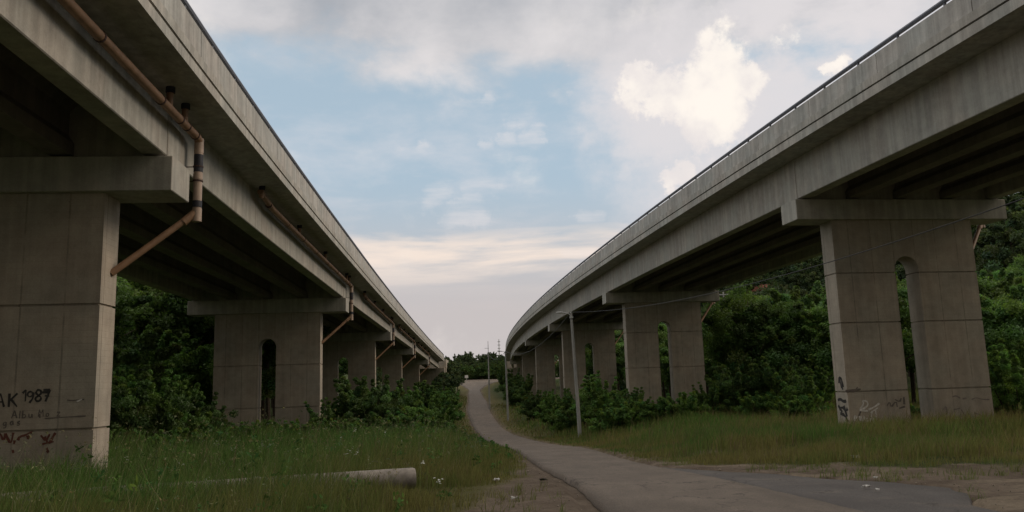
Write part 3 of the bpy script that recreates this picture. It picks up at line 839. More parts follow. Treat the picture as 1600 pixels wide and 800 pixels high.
# ---------------------------------------------------------------- foliage
def leaf_mat(name, c1, c2, trans=0.38):
    m = bpy.data.materials.new(name); m.use_nodes = True
    t = NT(m.node_tree); t.n.clear()
    o = t.node('ShaderNodeOutputMaterial')
    at = t.node('ShaderNodeAttribute', attribute_name='tint').outputs['Color']
    oi = t.node('ShaderNodeObjectInfo').outputs['Random']
    base = t.mix(oi, c1, c2)
    c = t.mix(1.0, base, at, 'MULTIPLY')
    df = t.node('ShaderNodeBsdfDiffuse'); tr = t.node('ShaderNodeBsdfTranslucent'); gl = t.node('ShaderNodeBsdfGlossy')
    gl.inputs['Roughness'].default_value = 0.55
    t.put(df.inputs[0], c); t.put(tr.inputs[0], t.mix(1.0, c, (1.1, 1.25, 0.6), 'MULTIPLY')); gl.inputs[0].default_value = (.5, .5, .5, 1)
    m1 = t.node('ShaderNodeMixShader'); m1.inputs[0].default_value = trans
    t.l.new(df.outputs[0], m1.inputs[1]); t.l.new(tr.outputs[0], m1.inputs[2])
    m2 = t.node('ShaderNodeMixShader'); m2.inputs[0].default_value = 0.035
    t.l.new(m1.outputs[0], m2.inputs[1]); t.l.new(gl.outputs[0], m2.inputs[2])
    t.l.new(m2.outputs[0], o.inputs[0])
    return m
bark = plain('bark', (0.075, 0.06, 0.048), 0.95, 0.1, 0.4, 8)
leafA = leaf_mat('leaves_dark', (0.088, 0.145, 0.046), (0.104, 0.165, 0.052))
leafB = leaf_mat('leaves_mid', (0.102, 0.178, 0.052), (0.116, 0.195, 0.056))
leafC = leaf_mat('leaves_fresh', (0.135, 0.232, 0.060), (0.12, 0.212, 0.058))
leafF = leaf_mat('leaves_far', (0.066, 0.098, 0.050), (0.084, 0.118, 0.056))

def leaf_cloud(centres, radii, per, size, rng, updir=0.5, elong=1.9, droop=0.0):
    """many small bent leaf faces spread through leaf clumps"""
    C = np.repeat(centres, per, 0); R = np.repeat(radii, per)
    n = len(C)
    dv = rng.normal(size=(n, 3)); dv /= np.linalg.norm(dv, axis=1, keepdims=True)
    rr = R * (rng.random(n) ** 0.45)
    P = C + dv * rr[:, None] * np.array([1.0, 1.0, 0.75])
    ax = rng.normal(size=(n, 3)); ax[:, 2] -= droop; ax /= np.linalg.norm(ax, axis=1, keepdims=True)
    nm = dv * 0.6 + rng.normal(size=(n, 3)) * 0.7; nm[:, 2] += updir
    sd = np.cross(nm, ax); sd /= (np.linalg.norm(sd, axis=1, keepdims=True) + 1e-9)
    s = size * rng.uniform(0.6, 1.35, n)
    a = ax * (s * elong * 0.5)[:, None]; b_ = sd * (s * 0.5)[:, None]
    V = np.stack([P - a, P + b_ - a * .1, P + a, P - b_ - a * .1], 1).reshape(-1, 3)
    F = np.arange(n * 4).reshape(n, 4)
    tc = np.repeat(rng.uniform(0.65, 1.35, (len(centres), 1)), per, 0) * rng.uniform(0.8, 1.2, (n, 1))
    hue = np.repeat(rng.normal(0, 0.10, (len(centres), 1)), per, 0)
    T = np.concatenate([tc * (1 + hue), tc, tc * (1 - hue)], 1)
    return V, F, np.repeat(T, 4, 0)

def limbs(mb, rng, h, crown_base, spread, r, nl):
    tip = Vector((rng.normal(0, .25), rng.normal(0, .25), h * 0.86))
    mid = Vector((rng.normal(0, .12), rng.normal(0, .12), h * 0.42))
    mb.tube([Vector((0, 0, -0.4)), Vector((0, 0, 0.25)), mid, tip], [r * 1.35, r, r * 0.65, r * 0.12], 8)
    for k in range(nl):
        t_ = rng.uniform(0.35, 0.8); b0 = Vector((0, 0, 0)).lerp(mid, min(1, t_ * 2)) if t_ < .5 else mid.lerp(tip, (t_ - .5) * 2)
        an = rng.uniform(0, 2 * math.pi); L_ = spread * rng.uniform(0.5, 0.95)
        e = b0 + Vector((math.cos(an) * L_, math.sin(an) * L_, L_ * rng.uniform(0.35, 0.9)))
        m_ = b0.lerp(e, 0.5) + Vector((0, 0, -0.1 * L_))
        mb.tube([b0, m_, e], [r * 0.38, r * 0.24, r * 0.05], 6)

def tree_proto(seed, h, spread, nclump, per, leaf, mat, cb=0.2, lobes=5):
    rng = np.random.default_rng(seed)
    cs, rs = [], []
    lob = [(rng.normal(0, spread * .38), rng.normal(0, spread * .38), h * rng.uniform(cb + .22, 0.80), spread * rng.uniform(.42, .68)) for _ in range(lobes)]
    lob.append((0, 0, h * 0.80, spread * .5)); lob.append((0, 0, h * .5, spread * .75))
    for k in range(nclump):
        lx, ly, lz, lr = lob[rng.integers(len(lob))]
        dv = rng.normal(size=3); dv /= np.linalg.norm(dv)
        q = lr * rng.uniform(0.62, 1.08)
        c = np.array([lx, ly, lz]) + dv * q * np.array([1, 1, 0.95])
        if c[2] < h * cb * rng.uniform(.5, 1.1): c[2] = h * cb + rng.uniform(0, .25) * h
        cs.append(c); rs.append(rng.uniform(.32, .62) * spread * 0.42)
    for k in range(26):      # sprays of twigs standing out of the crown
        lx, ly, lz, lr = lob[rng.integers(len(lob))]
        dv = rng.normal(size=3); dv[2] = abs(dv[2]); dv /= np.linalg.norm(dv)
        for j in range(4):
            cs.append(np.array([lx, ly, lz]) + dv * lr * (.95 + .14 * j)); rs.append(spread * (.13 - .022 * j))
    V, F, T = leaf_cloud(np.array(cs), np.array(rs), per, leaf, rng)
    crown = mesh_np('crown', V, F, {'tint': T}); crown.materials.append(mat)
    mb = MB(); limbs(mb, rng, h, cb, spread, 0.02 * h, 8)
    trunk = mb.mesh('trunk', smooth=True); trunk.materials.append(bark)
    return trunk, crown

def bush_proto(seed, h, spread, nclump, per, leaf, mat, spiky=0.3):
    rng = np.random.default_rng(seed)
    cs, rs = [], []
    mb = MB()
    nst = 9
    for k in range(nst):
        an = rng.uniform(0, 2 * math.pi); L_ = spread * math.sqrt(rng.random()) * .9
        hh = h * (1 - 0.45 * (L_ / spread) ** 2) * rng.uniform(.62, 1.05)
        e = Vector((math.cos(an) * L_, math.sin(an) * L_, hh)); b0 = Vector((math.cos(an) * L_ * .25, math.sin(an) * L_ * .25, -0.2))
        m_ = b0.lerp(e, .5) + Vector((math.cos(an) * .1, math.sin(an) * .1, .1 * h))
        mb.tube([b0, m_, e], [0.04, 0.028, 0.008], 6)
        for j in range(nclump // nst):
            s_ = rng.uniform(0.12, 1.0) ** 0.8
            p = b0.lerp(m_, s_ * 2) if s_ < .5 else m_.lerp(e, (s_ - .5) * 2)
            cs.append(np.array(p) + rng.normal(0, spread * .17, 3) * np.array([1, 1, .55])); rs.append(rng.uniform(.10, .25) * spread * (1.15 - .55 * s_))
    for k in range(16):      # long arching shoots that break the outline
        an = rng.uniform(0, 2 * math.pi); L_ = spread * rng.uniform(.15, .75)
        b0 = Vector((math.cos(an) * L_ * .5, math.sin(an) * L_ * .5, h * .35)); e = Vector((math.cos(an) * (L_ + .25), math.sin(an) * (L_ + .25), h * rng.uniform(.85, 1.28)))
        mb.tube([b0, b0.lerp(e, .55) + Vector((0, 0, .08 * h)), e], [.016, .011, .004], 5)
        for j in range(6):
            s_ = .45 + .55 * j / 5; cs.append(np.array(b0.lerp(e, s_)) + rng.normal(0, .04, 3)); rs.append(spread * (.13 - .075 * (s_ - .45) / .55))
    cs = np.array(cs); cs[:, 2] = np.maximum(cs[:, 2], 0.12)
    V, F, T = leaf_cloud(cs, np.array(rs), per, leaf, rng, elong=2.4, droop=0.3)
    crown = mesh_np('foliage', V, F, {'tint': T}); crown.materials.append(mat)
    st = mb.mesh('stem', smooth=True); st.materials.append(bark)
    return st, crown

def plant(name, pr, label, cat, x, y, s=1.0, rz=None, group=None, sz=None, sink=0.05, names=('trunk', 'crown')):
    z = float(H(x, y)) - sink
    T = bpy.data.objects.new(name, None); COL.objects.link(T); T.empty_display_size = .3
    rz = random.uniform(0, 6.28) if rz is None else rz
    T.matrix_basis = Matrix.Translation((x, y, z)) @ Matrix.Rotation(rz, 4, 'Z') @ Matrix.Diagonal((s, s, sz or s, 1))
    tag(T, label, cat, group)
    for nm, me in zip(names, pr):
        o = bpy.data.objects.new(nm, me); COL.objects.link(o); o.parent = T
    return T

TA = [tree_proto(101, 9.5, 3.4, 110, 230, 0.115, leafA), tree_proto(102, 11, 3.8, 120, 230, 0.12, leafA, .15, 6)]
TB = [tree_proto(111, 8.5, 3.3, 110, 230, 0.115, leafB, .12, 6), tree_proto(112, 10, 3.4, 120, 230, 0.115, leafB, .18, 7)]
TC = [tree_proto(121, 7.0, 3.0, 110, 230, 0.11, leafC, .10, 6)]
TF = [tree_proto(131, 11, 4.2, 90, 130, 0.21, leafF, .1, 6), tree_proto(132, 9, 4.0, 90, 130, 0.21, leafF, .08, 5), tree_proto(133, 13, 4.0, 95, 130, 0.21, leafF, .12, 7)]
BU = [bush_proto(201, 2.4, 1.9, 117, 230, 0.050, leafB), bush_proto(202, 3.0, 2.0, 126, 230, 0.050, leafC), bush_proto(203, 1.5, 1.6, 90, 210, 0.046, leafC), bush_proto(204, 2.8, 2.3, 126, 240, 0.052, leafA)]
# leafy bushes left of the lane, in front of and beside the piers
def bush(k, px, D, s, label, sz=None):
    x = unp(px, 600, D).x
    plant('bush', BU[k], label, 'bush', x, D, s, sz=sz, names=('stem', 'foliage'), group=None)
bl = [
 (2, 462, 38, 0.72, 'light green bush spilling against the base of the second left pier'),
 (0, 515, 42, 0.76, 'mid green bush just right of the second left pier'),
 (3, 572, 43, 0.96, 'large dark bush in the middle of the left thicket'),
 (2, 540, 38, 0.72, 'low fresh green bush at the front of the left thicket'),
 (1, 625, 46, 0.84, 'bushy shrub right of the dark bush in the left thicket'),
 (0, 668, 50, 0.88, 'rounded bush at the right end of the left thicket'),
 (1, 690, 60, 0.92, 'bush near the lane verge behind the left thicket'),
 (3, 640, 60, 1.04, 'tall dark bush below the third left pier'),
 (2, 620, 40.5, 0.92, 'low bush in front of the shrubs in the left thicket'),
 (2, 655, 43.5, 0.80, 'low spreading bush nearest the dry grass of the left verge'),
 (1, 690, 78, 1.00, 'far bush beside the lane below the left viaduct'),
 (3, 676, 95, 1.12, 'farthest dark bush beside the lane below the left viaduct'),
 (0, 698, 108, 1.08, 'small far bush on the left where the lane climbs'),
 (3, 590, 58, 1.04, 'dark bush half hidden between the second and third left piers'),
 (2, 425, 37.5, 0.52, 'small bush below the slot of the second left pier'),
 (2, 385, 35, 0.71, 'leafy bush at the left foot of the second left pier'),
 (3, 305, 40, 0.80, 'dark bush in the gap between the first two left piers'),
 (0, 268, 33, 0.95, 'full mid green bush in the gap between the left piers'),
 (1, 232, 31, 0.95, 'light bush in the gap, close to the first left pier'),
 (3, 195, 30, 1.0, 'dark bush tucked behind the first left pier'),
 (2, 330, 30, 0.66, 'low bush in front of the gap between the left piers'),
 (2, 250, 28, 0.71, 'low grassy bush right of the first left pier'),
]
for k, px, D, s, lb in bl: bush(k, px, D, s, lb)
br = [
 (1, 938, 56, 1.0, 'tallest light bush right behind the nearest lamp post'),
 (0, 900, 60, 0.95, 'mid green bush left of the nearest lamp post'),
 (1, 865, 70, 0.85, 'bush left of the lamp post below the third right pier'),
 (0, 985, 53, 0.75, 'rounded bush before the left foot of the second right pier'),
 (2, 1015, 51, 0.85, 'low fresh bush before the slot of the second right pier'),
 (2, 960, 50, 1.0, 'low bush at the front, right of the nearest lamp post'),
 (3, 838, 88, 0.9, 'dark bush by the fourth right pier'),
 (2, 1060, 50, 1.05, 'low bush at the right foot of the second right pier'),
 (0, 1112, 53, 0.75, 'mid bush just right of the second right pier'),
 (3, 1150, 54, 1.0, 'dark bush in the gap, nearer the second right pier'),
 (2, 1185, 50, 1.0, 'low shrub in the middle of the gap between the right piers'),
 (3, 1215, 52, 1.1, 'dark shrub in the gap between the right piers'),
 (0, 1262, 46, 1.0, 'mid green shrub left of the nearest right pier'),
 (2, 1240, 43, 0.85, 'small shrub in the grass left of the nearest right pier'),
 (2, 1440, 34.5, 0.5, 'small weedy bush in the slot of the nearest right pier'),
 (1, 1585, 33, 0.9, 'fresh green bush right of the nearest right pier'),
 (3, 812, 118, 1.3, 'dark bush under the far end of the right viaduct'),
 (3, 795, 150, 1.5, 'far dark bush where the right viaduct meets the bank'),
 (2, 880, 62, 1.0, 'low bush on the bank left of the nearest lamp post'),
]
for k, px, D, s, lb in br: bush(k, px, D, s, lb)

# woods: every visible tree stands on its own trunk
def clear_of(x, y, m=7.5):
    if -45 < y < 166 and abs(x - float(pathL.x(y))) < m: return False
    if -35 < y < 210 and abs(x - float(pathR.x(y))) < m: return False
    if y < 228 and roadL(np.clip(y, -25, 215)) - 3 < x < roadR(np.clip(y, -25, 215)) + 3: return False
    return True
def wood(n, xr_, yr_, protos, label, group, smin, smax, mind, seed, pxr=None, cat='tree'):
    rnd = random.Random(seed); pts = []; tries = 0
    while len(pts) < n and tries < n * 60:
        tries += 1
        x = rnd.uniform(*xr_); y = rnd.uniform(*yr_)
        if not clear_of(x, y): continue
        px = 800 + 1250 * x / max(y, 1)
        if pxr and not any(a < px < c for a, c in pxr): continue
        if any((x - a) ** 2 + (y - c) ** 2 < mind ** 2 for a, c in pts): continue
        if any((x - a) ** 2 + (y - c) ** 2 < 4.5 ** 2 for a, c in HOUSES): continue
        pts.append((x, y))
        plant('tree', protos[rnd.randrange(len(protos))], label, cat, x, y, rnd.uniform(smin, smax), rz=rnd.uniform(0, 6.28), group=group)
HOUSES = []
def house(label, x, y, wx, wy, hw, rz, wallc, roofc, sink=0.5):
    HOUSES.append((x, y))
    z = float(H(x, y)) - sink
    T = thing('house', label, 'house', (x, y, z), rz)
    mw = WM[T.name]
    mb = MB(); mb.box(-wx, wx, -wy, wy, -1, hw); mb.prism([(-wx, hw - .01), (wx, hw - .01), (0, hw + wx * .62)], -wy + .01, wy - .01)
    Wl = obj('wall', mb.mesh('wall'), wallc, T, mw)
    mb = MB()
    for s_ in (-1, 1):
        a = [(s_ * 0.0, hw + wx * .62 + .06), (s_ * (wx + .4), hw - .25 + .06), (s_ * (wx + .4), hw - .25 + .2), (0, hw + wx * .62 + .2)]
        mb.prism(a if s_ < 0 else a[::-1], -wy - .4, wy + .4)
    R_ = obj('roof', mb.mesh('roof'), roofc, T, mw)
    mb = MB(); mb.box(wx * .35, wx * .35 + .5, -.25, .25, hw + .3, hw + wx * .62 + .7)
    obj('chimney', mb.mesh('chimney'), roofc, R_, mw)
    for xo in (-wx * .45, wx * .45):
        mb = MB(); f_ = .06
        for q in ((-.5, .5, .0, f_), (-.5, .5, 1.1 - f_, 1.1), (-.5, -.5 + f_, f_, 1.1 - f_), (.5 - f_, .5, f_, 1.1 - f_)): mb.box(xo + q[0], xo + q[1], -wy - .05, -wy + .01, hw * .4 + q[2], hw * .4 + q[3])
        Wn = obj('window', mb.mesh('window'), housew, T, mw)
        mb = MB(); mb.box(xo - .45, xo + .45, -wy - .015, -wy + .01, hw * .4 + .05, hw * .4 + 1.05)
        obj('pane', mb.mesh('pane'), glassm, Wn, mw)
    return T
housew = plain('white_render', (0.72, 0.70, 0.66), 0.85, 0.2, 0.08, 2)
housey = plain('cream_render', (0.62, 0.56, 0.45), 0.85, 0.2, 0.1, 2)
roofr = plain('red_tiles', (0.20, 0.075, 0.05), 0.85, 0.2, 0.3, 9)
roofg = plain('weathered_tiles', (0.22, 0.19, 0.17), 0.85, 0.2, 0.3, 9)
glassm = plain('window_glass', (0.05, 0.055, 0.06), 0.15, 0.6, 0.1)
house('small house with a dark red tiled roof, half hidden at the right edge', 50.5, 78, 4.0, 4.5, 3.0, RAD(60), housey, roofr)
house('white house high on the wooded hill, under the right viaduct', 62, 215, 3.0, 3.5, 3.5, RAD(20), housew, roofg, 0.3)
house('small pale house on the wooded hill left of the nearest right pier', 92, 236, 3.0, 4.0, 3.5, RAD(-15), housey, roofg, 0.3)
house('second white house on the wooded hill, lower on the slope', 76, 246, 3.0, 3.5, 3.5, RAD(40), housew, roofr, 0.3)

# right: trees seen between and beyond the right viaduct's piers
for i, (px, D, k, s) in enumerate([(1135, 74, 0, .95), (1180, 70, 2, 1.05), (1225, 66, 1, 1.0), (1268, 64, 2, 1.0), (1290, 72, 0, 1.1), (1155, 88, 1, 1.1), (1205, 92, 0, 1.1), (1250, 84, 2, 1.15),
                                   (1540, 60, 0, 1.0), (1575, 52, 1, .9), (1610, 57, 2, .9), (1560, 76, 0, 1.1), (1425, 60, 1, .95), (1395, 56, 0, 1.0), (1340, 62, 1, 1.0), (1480, 58, 2, .9)]):
    pr = (TA[0], TB[0], TC[0])[k]
    where = ['in the gap left of the nearest right pier', 'beyond the nearest right pier'][px > 1300]
    kind = ['dark leafy tree', 'mid green tree', 'fresh light green tree'][k]
    plant('tree', pr, kind + ' standing ' + where, 'tree', unp(px, 600, D).x, D, s, group='trees beside the right viaduct')
WIN = [(1085, 1300), (1510, 1680)]; WIN2 = WIN + [(815, 985), (1010, 1050), (1385, 1445)]
wood(70, (8, 75), (62, 150), TA + TB + TB, 'green tree on the lower wooded slope behind the right viaduct', 'trees of the lower right wood', .8, 1.15, 4.0, 3, WIN2)
wood(100, (14, 230), (130, 330), TF, 'distant tree on the high wooded hill behind the right viaduct', 'trees of the right hill', 1.0, 1.45, 5.5, 4, WIN2)
# left: trees behind the left viaduct
for i, (px, D, k, s) in enumerate([(205, 47, 2, .8), (250, 50, 2, .95), (300, 55, 1, .95), (325, 53, 2, .85), (225, 58, 1, 1.05), (280, 62, 1, 1.05), (150, 52, 1, 1.0), (420, 66, 0, 1.0), (380, 72, 1, 1.0), (120, 44, 0, .9)]):
    pr = (TA[1], TB[1], TC[0])[k]
    kind = ['dark leafy tree', 'mid green tree', 'fresh light green tree'][k]
    plant('tree', pr, kind + ' standing in the gap between the left piers', 'tree', unp(px, 600, D).x, D, s, group='trees beside the left viaduct')
wood(36, (-60, -22), (50, 130), TA + TB, 'green tree in the wood behind the left viaduct', 'trees of the left wood', .95, 1.3, 4.0, 5, [(165, 345), (405, 435), (515, 560)])
wood(10, (-45, -24), (135, 215), TF, 'far tree near the end of the left viaduct', 'trees at the far left bank', .42, .6, 4.0, 6, [(560, 705)])
wood(64, (-42, 20), (231, 270), TF, 'far tree of the dark wood beyond the crossing road', 'trees beyond the crossing road', .36, .54, 3.0, 8, [(650, 830)])
for i, (px, D, s_) in enumerate([(692, 154, .36), (703, 158, .36), (698, 166, .5), (684, 146, .28), (709, 172, .45), (715, 180, .4)]):
    plant('tree', TF[i % 3], 'low far tree hiding the end of the left viaduct', 'tree', unp(px, 600, D).x, D, s_, group='trees at the end of the left viaduct')
for i in range(22):
    x = -40 + 2.7 * i + random.uniform(-.8, .8)
    plant('bush', BU[(0, 3)[i % 2]], 'dark bush of the row beyond the crossing road', 'bush', x, 229 + random.uniform(0, 2.5), random.uniform(1.1, 1.5), names=('stem', 'foliage'), group='bushes beyond the crossing road')
# scrub and treetops that read as one mass on the far hillside
n_ = 2600; x = RNG.uniform(14, 240, n_ * 3); y = RNG.uniform(105, 345, n_ * 3); px = 800 + 1250 * x / y
k = (px > 840) & (px < 1690) & (x > pathR.x(np.clip(y, 0, 205)) + 9); x, y = x[k][:n_], y[k][:n_]
cc = np.stack([x, y, H(x, y) + RNG.uniform(.3, 4.5, len(x))], 1)
V_, F_, T_ = leaf_cloud(cc, RNG.uniform(1.6, 3.0, len(x)), 70, .42, RNG)
o = obj('hillside_scrub', mesh_np('hillside_scrub', V_, F_, {'tint': T_}), leafF); tag(o, 'dense undergrowth covering the far wooded hillside', 'undergrowth', kind='stuff')
# small things far off
p = unp(729, 592, 212); z = float(H(p.x, 212))
T = thing('road_sign', 'small white sign on a post before the far wood', 'road sign', (p.x, 212, z))
mb = MB(); mb.tube([(p.x, 212, z - .3), (p.x, 212, z + 2.2)], 0.05, 8); obj('post', mb.mesh('post'), galv, T)
mb = MB(); mb.box(p.x - .45, p.x + .45, 211.9, 211.94, z + 1.4, z + 2.1); obj('sign_panel', mb.mesh('sign_panel'), housew, T)
p = unp(780, 552, 290); z = float(H(p.x, 290))
mb = MB(); top_z = unp(780, 530, 290).z
mb.tube([(p.x, 290, z), (p.x, 290, top_z)], [0.22, 0.12], 6)
for k in range(3): mb.box(p.x - .5, p.x + .5, 289.9, 290.1, top_z - 1 - k * 1.2, top_z - .8 - k * 1.2)
tag(obj('radio_mast', mb.mesh('radio_mast'), galv), 'thin radio mast rising above the far trees', 'mast')
p = unp(1131, 470, 98); z = float(H(p.x, 98))
T = thing('utility_pole', 'thin utility pole among the trees by the second right pier', 'utility pole', (p.x, 98, z))
ztop = unp(1131, 456, 98).z
mb = MB(); mb.tube([(p.x, 98, z - .3), (p.x, 98, ztop)], [0.14, 0.09], 8); obj('pole', mb.mesh('pole'), conc_pole, T)
mb = MB(); mb.box(p.x - .6, p.x + .6, 97.9, 98.0, ztop - .4, ztop - .28); obj('crossarm', mb.mesh('crossarm'), galv, T)

# ---------------------------------------------------------------- fallen concrete pole in the grass
a = unp(648, 741, 14.2); a.z = float(H(a.x, a.y)) + 0.20
c = Vector((-11.5, 11.2, float(H(-11.5, 11.2)) + 0.10))
mb = MB(); nrm = 14
dirv = (c - a).normalized(); sidev = dirv.cross(Vector((0, 0, 1))).normalized(); upv = sidev.cross(dirv)
def ring(p, r, dx=0): return [p + dirv * dx + (sidev * math.cos(q) + upv * math.sin(q)) * r for q in [2 * math.pi * k / nrm for k in range(nrm)]]
mb.sweep([ring(a, .085, .25), ring(a, .09, .0), ring(a, .165, .0), ring(a, .178, .03)] + [ring(a.lerp(c, s_), .18 - .05 * s_) for s_ in (.2, .4, .6, .8, 1)])
tag(obj('concrete_pole', mb.mesh('concrete_pole', smooth=True), plain('weathered_pole', (0.215, 0.19, 0.165), .9, .2, .3, 5)), 'long round concrete pole lying in the tall grass', 'concrete pole')

# ---------------------------------------------------------------- grass
def grass_mat(name, trans=.3):
    m = bpy.data.materials.new(name); m.use_nodes = True
    t = NT(m.node_tree); t.n.clear(); o = t.node('ShaderNodeOutputMaterial')
    at = t.node('ShaderNodeAttribute', attribute_name='tint').outputs['Color']
    df = t.node('ShaderNodeBsdfDiffuse'); tr = t.node('ShaderNodeBsdfTranslucent'); mx = t.node('ShaderNodeMixShader'); mx.inputs[0].default_value = trans
    t.put(df.inputs[0], at); t.put(tr.inputs[0], at); t.l.new(df.outputs[0], mx.inputs[1]); t.l.new(tr.outputs[0], mx.inputs[2]); t.l.new(mx.outputs[0], o.inputs[0])
    return m
grassm = grass_mat('grass_blades')

def blades(x, y, h, w_, colr_, lean=0.35):
    n = len(x); z = H(x, y) - 0.03
    an = RNG.uniform(0, 2 * np.pi, n); wd = RNG.normal(0.4, 1.5, n)      # wind leans most one way
    lx = np.cos(wd) * h * lean * RNG.uniform(.2, 1.3, n); ly = np.sin(wd) * h * lean * RNG.uniform(.2, 1.3, n)
    bx = np.cos(an) * w_ * .5; by = np.sin(an) * w_ * .5
    V = np.zeros((n, 6, 3))
    V[:, 0] = np.stack([x - bx, y - by, z], 1); V[:, 1] = np.stack([x + bx, y + by, z], 1)
    mx, my, mz = x + lx * .3, y + ly * .3, z + h * .55
    V[:, 2] = np.stack([mx - bx * .8, my - by * .8, mz], 1); V[:, 3] = np.stack([mx + bx * .8, my + by * .8, mz], 1)
    tx, ty, tz = x + lx, y + ly, z + h * RNG.uniform(.86, 1.0, n)
    V[:, 4] = np.stack([tx - bx * .15, ty - by * .15, tz], 1); V[:, 5] = np.stack([tx + bx * .15, ty + by * .15, tz], 1)
    i = np.arange(n)[:, None] * 6
    F = np.concatenate([i + np.array([0, 1, 3, 2]), i + np.array([2, 3, 5, 4])], 0)
    return V.reshape(-1, 3), F, np.repeat(colr_, 6, 0)

def scatter(x0, x1, y0, y1, dens):
    n = int((x1 - x0) * (y1 - y0) * dens)
    return RNG.uniform(x0, x1, n), RNG.uniform(y0, y1, n)

def gcol(x, y, dryness, amp=1.1):
    n = len(x)
    pn = fnoise(x * .55 + 3, y * .55, 3)
    d_ = np.clip(dryness + (pn - .5) * amp + RNG.normal(0, .13, n), 0, 1)[:, None]
    g = np.array([0.084, 0.172, 0.040]); yl = np.array([0.20, 0.185, 0.065]); br_ = np.array([0.20, 0.155, 0.09])
    c_ = g * (1 - d_) + yl * d_
    k = (RNG.random(n) < .06)[:, None]
    c_ = np.where(k, br_, c_)
    return c_ * RNG.uniform(.7, 1.3, (n, 1))

def inview(x, y, m=2.0): return np.abs(x) < 0.67 * y + m
def field(parts):
    Vs, Fs, Ts, o = [], [], [], 0
    for V_, F_, T_ in parts:
        Vs.append(V_); Fs.append(F_ + o); Ts.append(T_); o += len(V_)
    return np.concatenate(Vs), np.concatenate(Fs), np.concatenate(Ts)
def not_pier(x, y):
    ok = np.ones(len(x), bool)
    for path, ps in ((pathL, pL), (pathR, pR)):
        for p_ in ps:
            cx = float(path.x(p_[0] + .6)); ok &= ~((np.abs(y - p_[0] - .62) < .55) & (np.abs(x - cx) < 3.1))
    return ok
# tall meadow on the left
parts = []
for (y0, y1, x0, dens, hb, wb) in ((6.5, 11, -10, 640, .55, .008), (11, 16, -13, 540, .66, .010), (16, 24, -19, 280, .80, .014), (24, 38, -26, 120, .85, .022), (38, 62, -30, 36, .85, .035)):
    x, y = scatter(x0, 1.2, y0, y1, dens)
    xl_ = roadL(y); gap = xl_ - x
    edge_ = np.interp(y, [6, 9.8, 13, 17, 22, 26, 60], [3.2, 1.9, 1.55, 1.0, .5, .3, .3]) + (fnoise(x * .8, y * .8, 4) - .5) * 1.3
    t_ = gap - edge_
    keep = (t_ > -0.1) & inview(x, y) & not_pier(x, y) & (RNG.random(len(x)) < np.clip(.25 + t_ * .9, 0, 1))
    x, y, t_ = x[keep], y[keep], t_[keep]
    grow = sstep(-.1, 3.2, t_) * .78 + .22
    patch = (.55 + .9 * fnoise(x * .45, y * .45 + 40, 3)) * (.7 + .6 * fnoise(x * 2.4, y * 2.4, 2))
    h = hb * grow * patch * RNG.uniform(.55, 1.3, len(x))
    pa, pb = np.array([-1.75, 14.2]), np.array([-11.5, 11.2])       # flattened grass along the fallen pole
    u_ = np.clip(((x - pa[0]) * (pb[0] - pa[0]) + (y - pa[1]) * (pb[1] - pa[1])) / ((pb - pa) ** 2).sum(), 0, 1)
    dp = np.hypot(x - pa[0] - u_ * (pb[0] - pa[0]), y - pa[1] - u_ * (pb[1] - pa[1]))
    fr_ = (y < 14.2 + (x + 1.75) * .31)
    open_ = np.clip(.42 + .42 * sstep(.06, .2, u_) - .25 * sstep(.45, .7, u_) + (fnoise(x * .9, y * .9, 2) - .5) * .9, .30, 1)
    h = h * np.where(fr_ & (dp < 2.2), open_ + (1 - open_) * sstep(1.0, 2.2, dp), 1)
    dry_ = .12 + .62 * sstep(4.5, .3, t_) * sstep(60, 20, y) + .12 * sstep(20, 9, y)
    parts.append(blades(x, y, h, wb * RNG.uniform(.7, 1.4, len(x)), gcol(x, y, dry_)))
    # flowering stems standing above the blades
    ns = int(len(x) * .022)
    k = RNG.choice(len(x), ns, False); k = k[t_[k] > 1.0]
    c_ = np.array([0.24, 0.25, 0.13]) * RNG.uniform(.6, 1.25, (len(k), 1))
    parts.append(blades(x[k], y[k], h[k] * 1.2 + .26, np.full(len(k), wb * .55), c_, .45))
    kk = k[RNG.random(len(k)) < .45]         # seed heads
    if len(kk):
        hh = h[kk] * 1.2 + .2; an_ = RNG.uniform(0, 6.28, len(kk))
        ct = np.stack([x[kk] + np.cos(an_) * hh * .2, y[kk] + np.sin(an_) * hh * .2, H(x[kk], y[kk]) + hh], 1)
        Vh, Fh, Th = leaf_cloud(ct, np.full(len(kk), .045), 5, wb * 1.3, RNG, elong=3.0)
        parts.append((Vh, Fh, Th * np.array([0.20, 0.21, 0.11])))
    m_ = RNG.random(len(x)) < (0.9 / dens)     # broad-leaved weeds
    xw, yw, hw_ = x[m_], y[m_], h[m_]
    if len(xw):
        ct = np.concatenate([np.stack([xw + RNG.normal(0, .05, len(xw)), yw + RNG.normal(0, .05, len(xw)), H(xw, yw) + hw_ * q_], 1) for q_ in (.3, .55, .8, 1.0)])
        Vh, Fh, Th = leaf_cloud(ct, np.full(len(ct), .11), 8, .03 + wb, RNG, elong=2.2)
        parts.append((Vh, Fh, Th * np.array([0.085, 0.165, 0.045])))
V_, F_, T_ = field(parts)
o = obj('meadow_grass', mesh_np('meadow_grass', V_, F_, {'tint': T_}), grassm); tag(o, 'tall wild grass filling the left foreground', 'grass', kind='stuff')
